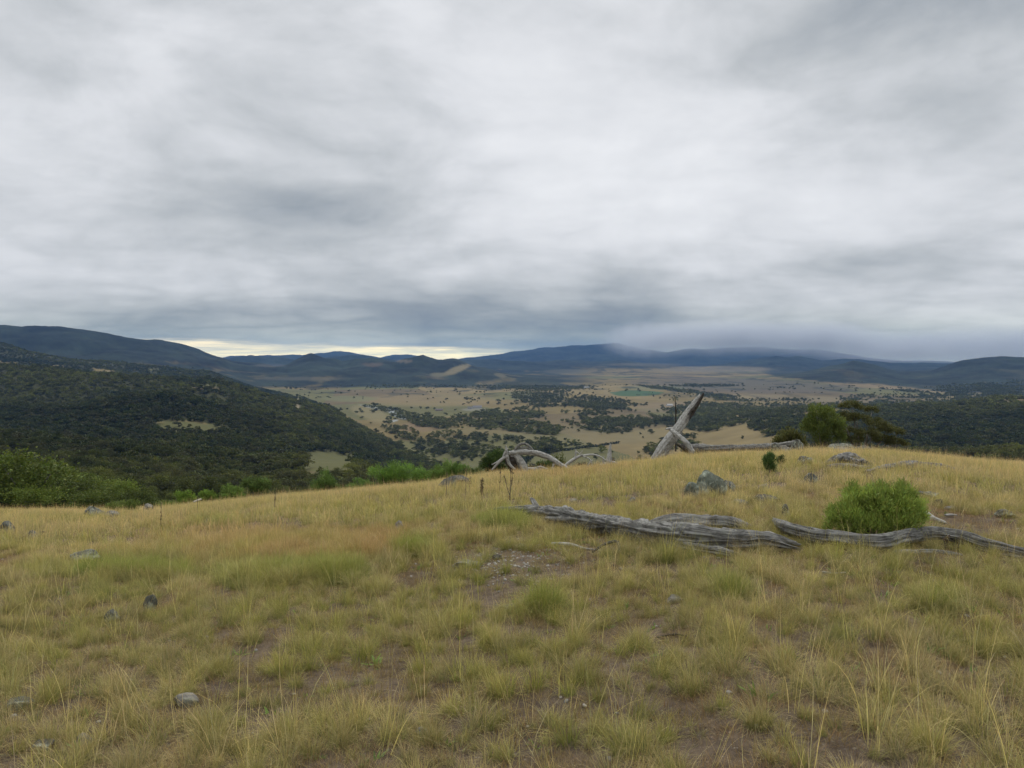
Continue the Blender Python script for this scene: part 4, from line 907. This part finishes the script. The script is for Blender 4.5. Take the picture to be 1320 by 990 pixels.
# ---------------------------------------------------------------- haze and rain
box = lambda x0, x1, y0, y1, z0, z1: ([(x, y, z) for x in (x0, x1) for y in (y0, y1) for z in (z0, z1)], [(0,1,3,2),(4,6,7,5),(0,4,5,1),(2,3,7,6),(0,2,6,4),(1,5,7,3)])
V, Fs = box(-27500, 27500, -27500, 27500, -420, 400)
me = bpy.data.meshes.new('haze'); me.from_pydata(V, [], Fs); m, nt, out = newmat('haze_air')
pv = node(nt, 'ShaderNodeVolumePrincipled'); pv.inputs['Color'].default_value = (.15, .34, .72, 1); pv.inputs['Density'].default_value = 3.6e-5; pv.inputs['Anisotropy'].default_value = 0
nt.links.new(pv.outputs[0], out.inputs['Volume']); me.materials.append(m); link('haze', me, kind='stuff')
def rain_obj(px_, py_, rx, ry, D, dy, dens):
    c = at(px_, py_, D); bm = bmesh.new(); bmesh.ops.create_icosphere(bm, subdivisions=4, radius=1)
    me = bpy.data.meshes.new('rain_mist'); bm.to_mesh(me); bm.free(); m, nt, out = newmat('mist')
    tc = node(nt, 'ShaderNodeTexCoord'); v = tc.outputs['Object']
    g = node(nt, 'ShaderNodeTexGradient', gradient_type='QUADRATIC_SPHERE'); nt.links.new(v, g.inputs[0])
    mp = node(nt, 'ShaderNodeMapping'); mp.inputs['Scale'].default_value = (7, 2, 1.2); nt.links.new(v, mp.inputs[0])
    n_ = node(nt, 'ShaderNodeMapRange'); nt.links.new(noise(nt, mp.outputs[0], 1, 3, .5), n_.inputs[0]); n_.inputs[1].default_value = .3; n_.inputs[2].default_value = .7; n_.inputs[3].default_value = .5; n_.inputs[4].default_value = 1.5
    a = node(nt, 'ShaderNodeMath', operation='MULTIPLY'); nt.links.new(g.outputs[1], a.inputs[0]); nt.links.new(n_.outputs[0], a.inputs[1])
    b = node(nt, 'ShaderNodeMath', operation='MULTIPLY'); nt.links.new(a.outputs[0], b.inputs[0]); b.inputs[1].default_value = dens
    pv = node(nt, 'ShaderNodeVolumePrincipled'); pv.inputs['Color'].default_value = (.97, .985, 1, 1); pv.inputs['Anisotropy'].default_value = .15
    nt.links.new(b.outputs[0], pv.inputs['Density']); nt.links.new(pv.outputs[0], out.inputs['Volume']); me.materials.append(m)
    o = link('rain_mist', me, kind='stuff', loc=tuple(c)); o.scale = (rx*D/F, dy, ry*D/F)
for a in ((838,438,80,30,13300,1300,3.6e-3), (930,434,120,31,13300,1200,5e-3), (1040,436,130,30,13300,1200,5e-3), (1150,450,140,30,13300,1300,3.6e-3), (1290,446,170,40,13300,1300,2.8e-3)):
    rain_obj(*a)

# ---------------------------------------------------------------- sky, sun, camera
w = bpy.data.worlds.new('World'); scene.world = w; w.use_nodes = True; nt = w.node_tree; nt.nodes.clear()
out = nt.nodes.new('ShaderNodeOutputWorld')
SUN_EL, SUN_AZ = 48, 14          # degrees; azimuth to the right of the view direction
sk = nt.nodes.new('ShaderNodeTexSky'); sk.sky_type = 'NISHITA'; sk.sun_disc = False; sk.sun_elevation = R(SUN_EL); sk.sun_rotation = R(SUN_AZ)
bs = nt.nodes.new('ShaderNodeBackground'); nt.links.new(sk.outputs[0], bs.inputs[0]); bs.inputs[1].default_value = .1
tc = nt.nodes.new('ShaderNodeTexCoord'); nv = node(nt, 'ShaderNodeVectorMath', operation='NORMALIZE'); nt.links.new(tc.outputs['Generated'], nv.inputs[0])
sp = node(nt, 'ShaderNodeSeparateXYZ'); nt.links.new(nv.outputs[0], sp.inputs[0]); X_, Y_, Z_ = sp.outputs
def MA(op, a, b=None, c=None, clamp=False):
    n = node(nt, 'ShaderNodeMath', operation=op); n.use_clamp = clamp
    for i, v in enumerate((a, b, c)):
        if v is None: continue
        if isinstance(v, bpy.types.NodeSocket): nt.links.new(v, n.inputs[i])
        else: n.inputs[i].default_value = v
    return n.outputs[0]
DEG = 180/math.pi
az = MA('MULTIPLY', MA('ARCTAN2', X_, Y_), DEG); el = MA('MULTIPLY', MA('ARCSINE', Z_), DEG)
def gauss(a0, e0, sa, se, amp, tilt=0):
    da = MA('SUBTRACT', az, a0); de = MA('SUBTRACT', MA('SUBTRACT', el, e0), MA('MULTIPLY', da, tilt))
    q = MA('ADD', MA('POWER', MA('ABSOLUTE', MA('DIVIDE', da, sa)), 2), MA('POWER', MA('ABSOLUTE', MA('DIVIDE', de, se)), 2))
    return MA('MULTIPLY', MA('EXPONENT', MA('MULTIPLY', q, -1)), amp)
zz = MA('MAXIMUM', Z_, 0)
den = MA('ADD', zz, .17)
cv = node(nt, 'ShaderNodeCombineXYZ'); nt.links.new(MA('DIVIDE', X_, den), cv.inputs[0]); nt.links.new(MA('DIVIDE', Y_, den), cv.inputs[1])
mpc = node(nt, 'ShaderNodeMapping'); mpc.inputs['Scale'].default_value = (.75, .95, 1); mpc.inputs['Location'].default_value = (3.7, 1.3, 0); nt.links.new(cv.outputs[0], mpc.inputs[0])
# puffs: the noise is folded so that bright billows meet in darker seams
mp_b = node(nt, 'ShaderNodeMapping'); mp_b.inputs['Scale'].default_value = (1.0, 1.15, 1); nt.links.new(cv.outputs[0], mp_b.inputs[0])
n1 = noise(nt, mpc.outputs[0], .62, 4, .5, .1); n2 = noise(nt, mpc.outputs[0], 2.2, 8, .5, .15); n3 = noise(nt, mp_b.outputs[0], 6.5, 6, .55, .1)
n4 = noise(nt, mp_b.outputs[0], 1.6, 3, .45, .2); fold = MA('ABSOLUTE', MA('SUBTRACT', n4, .5))
mp_d = node(nt, 'ShaderNodeMapping'); mp_d.inputs['Scale'].default_value = (2.6, 2.6, 4.6); mp_d.inputs['Location'].default_value = (.8, 2.4, 0); nt.links.new(nv.outputs[0], mp_d.inputs[0])
n5 = noise(nt, mp_d.outputs[0], 1.6, 10, .58, .25)
b = MA('ADD', MA('MULTIPLY', MA('SUBTRACT', n1, .5), .62), MA('MULTIPLY', MA('SUBTRACT', n2, .5), .15))
b = MA('ADD', b, MA('MULTIPLY', MA('SUBTRACT', n5, .5), .72))
b = MA('ADD', b, MA('MULTIPLY', MA('SUBTRACT', n3, .5), .09))
b = MA('ADD', b, MA('MULTIPLY', MA('SUBTRACT', fold, .08), .55))
# broad light and dark regions of this overcast
tot = MA('ADD', b, .68)
for gz_ in ((10, 12, 14, 6.5, .2, -.15), (-30, 11, 9, 5, .08, 0), (-6, 12, 8, 4, .05), (18, 9, 14, 3, .08), (-28, 5.2, 14, 2.5, .06), (-22, 15.5, 9, 3, -.10, -.2), (-16, 9.5, 9, 3, -.12, -.1), (-10, 2.5, 24, 1.9, -.26), (-32, 22.5, 22, 3, -.08),
            (2, 4.5, 12, 2, -.02), (4, 3, 6, 2, .08), (26, 19, 9, 6, -.10), (24, 6.2, 8, 1.6, -.12), (20, 1.5, 16, 1.5, -.06), (-24, 2.5, 10, 2, -.06), (3, 8, 8, 2, -.07), (0, 24, 30, 3, -.03)):
    tot = MA('ADD', tot, gauss(*gz_))
tot = MA('ADD', tot, MA('MULTIPLY', MA('SUBTRACT', 1, MA('MULTIPLY', MA('MINIMUM', MA('MAXIMUM', el, 0), 7), 1/7)), -.10))
cloud = ramp(nt, tot, [(.15, (.20, .24, .30)), (.36, (.335, .37, .405)), (.56, (.535, .56, .58)), (.76, (.76, .775, .80)), (1, (.93, .94, .96))])
# bright clear strip low on the left
ztop = MA('SUBTRACT', 1.02, MA('MULTIPLY', MA('ADD', az, 22), .027))
st = node(nt, 'ShaderNodeMapping'); st.inputs['Scale'].default_value = (9, 9, 160); nt.links.new(nv.outputs[0], st.inputs[0]); ns = noise(nt, st.outputs[0], 1, 4, .6)
edge = MA('ADD', MA('SUBTRACT', ztop, el), MA('MULTIPLY', MA('SUBTRACT', ns, .5), .7))
k1 = node(nt, 'ShaderNodeMapRange', interpolation_type='SMOOTHSTEP'); nt.links.new(edge, k1.inputs[0]); k1.inputs[1].default_value = -.12; k1.inputs[2].default_value = .3
k2 = node(nt, 'ShaderNodeMapRange', interpolation_type='SMOOTHSTEP'); nt.links.new(az, k2.inputs[0]); k2.inputs[1].default_value = 1.5; k2.inputs[2].default_value = -4
k3 = node(nt, 'ShaderNodeMapRange', interpolation_type='SMOOTHSTEP'); nt.links.new(az, k3.inputs[0]); k3.inputs[1].default_value = -30; k3.inputs[2].default_value = -23
km = MA('MULTIPLY', MA('MULTIPLY', k1.outputs[0], k2.outputs[0]), k3.outputs[0])
strip = ramp(nt, ns, [(.35, (.85, .8, .74)), (.5, (1.3, 1.12, .86)), (.65, (1.8, 1.45, 1.0))])
cloud = mixc(nt, cloud, strip, km)
low = MA('EXPONENT', MA('MULTIPLY', MA('POWER', MA('ABSOLUTE', MA('DIVIDE', el, 1.5)), 1.3), -1))
cloud = mixc(nt, cloud, mixc(nt, (1, 1, 1), (1.8, 1.85, 1.35), low), 1.0, 'MULTIPLY')
# the overcast is brightest overhead, out of the frame
hi = node(nt, 'ShaderNodeMapRange', interpolation_type='SMOOTHSTEP'); nt.links.new(el, hi.inputs[0]); hi.inputs[1].default_value = 22; hi.inputs[2].default_value = 62; hi.inputs[3].default_value = 1.0; hi.inputs[4].default_value = 2.1
bc_ = nt.nodes.new('ShaderNodeBackground'); nt.links.new(cloud, bc_.inputs[0]); nt.links.new(hi.outputs[0], bc_.inputs[1])
mx = nt.nodes.new('ShaderNodeMixShader'); mx.inputs[0].default_value = .96; nt.links.new(bs.outputs[0], mx.inputs[1]); nt.links.new(bc_.outputs[0], mx.inputs[2]); nt.links.new(mx.outputs[0], out.inputs[0])
w.cycles.sampling_method = 'MANUAL'; w.cycles.sample_map_resolution = 512

sl = bpy.data.lights.new('sun', 'SUN'); sl.energy = 1.2; sl.angle = R(25); sl.color = (1, .96, .9)
so = bpy.data.objects.new('sun', sl); COL.objects.link(so); so.rotation_euler = (R(90-SUN_EL), 0, R(180-SUN_AZ)); 
# a sun lamp shines along its local -Z: turn it so that this points from the sun at (azimuth, elevation)
from mathutils import Vector
dv = Vector((math.sin(R(SUN_AZ))*math.cos(R(SUN_EL)), math.cos(R(SUN_AZ))*math.cos(R(SUN_EL)), math.sin(R(SUN_EL)))); so.rotation_euler = dv.to_track_quat('Z', 'Y').to_euler(); so.location = (0, 0, 30)

cam = bpy.data.cameras.new('camera'); cam.lens = 28.01; cam.sensor_width = 36; cam.clip_end = 200000; cam.clip_start = .05
co = bpy.data.objects.new('camera', cam); COL.objects.link(co); co.location = (0, 0, EYE); co.rotation_euler = (R(90)-PITCH, 0, 0); scene.camera = co
vs = scene.view_settings; vs.view_transform = 'Standard'; vs.look = 'None'; vs.gamma = 1; vs.exposure = 0; vs.use_curve_mapping = False
cy = scene.cycles; cy.use_denoising = True; cy.max_bounces = 5; cy.diffuse_bounces = 3; cy.transmission_bounces = 2; cy.glossy_bounces = 1; cy.volume_bounces = 1; cy.volume_step_rate = 2; cy.volume_max_steps = 64; cy.transparent_max_bounces = 8
cy.sample_clamp_indirect = 4; cy.use_adaptive_sampling = True; cy.adaptive_threshold = .01
try: cy.denoising_prefilter = 'ACCURATE'
except Exception: pass
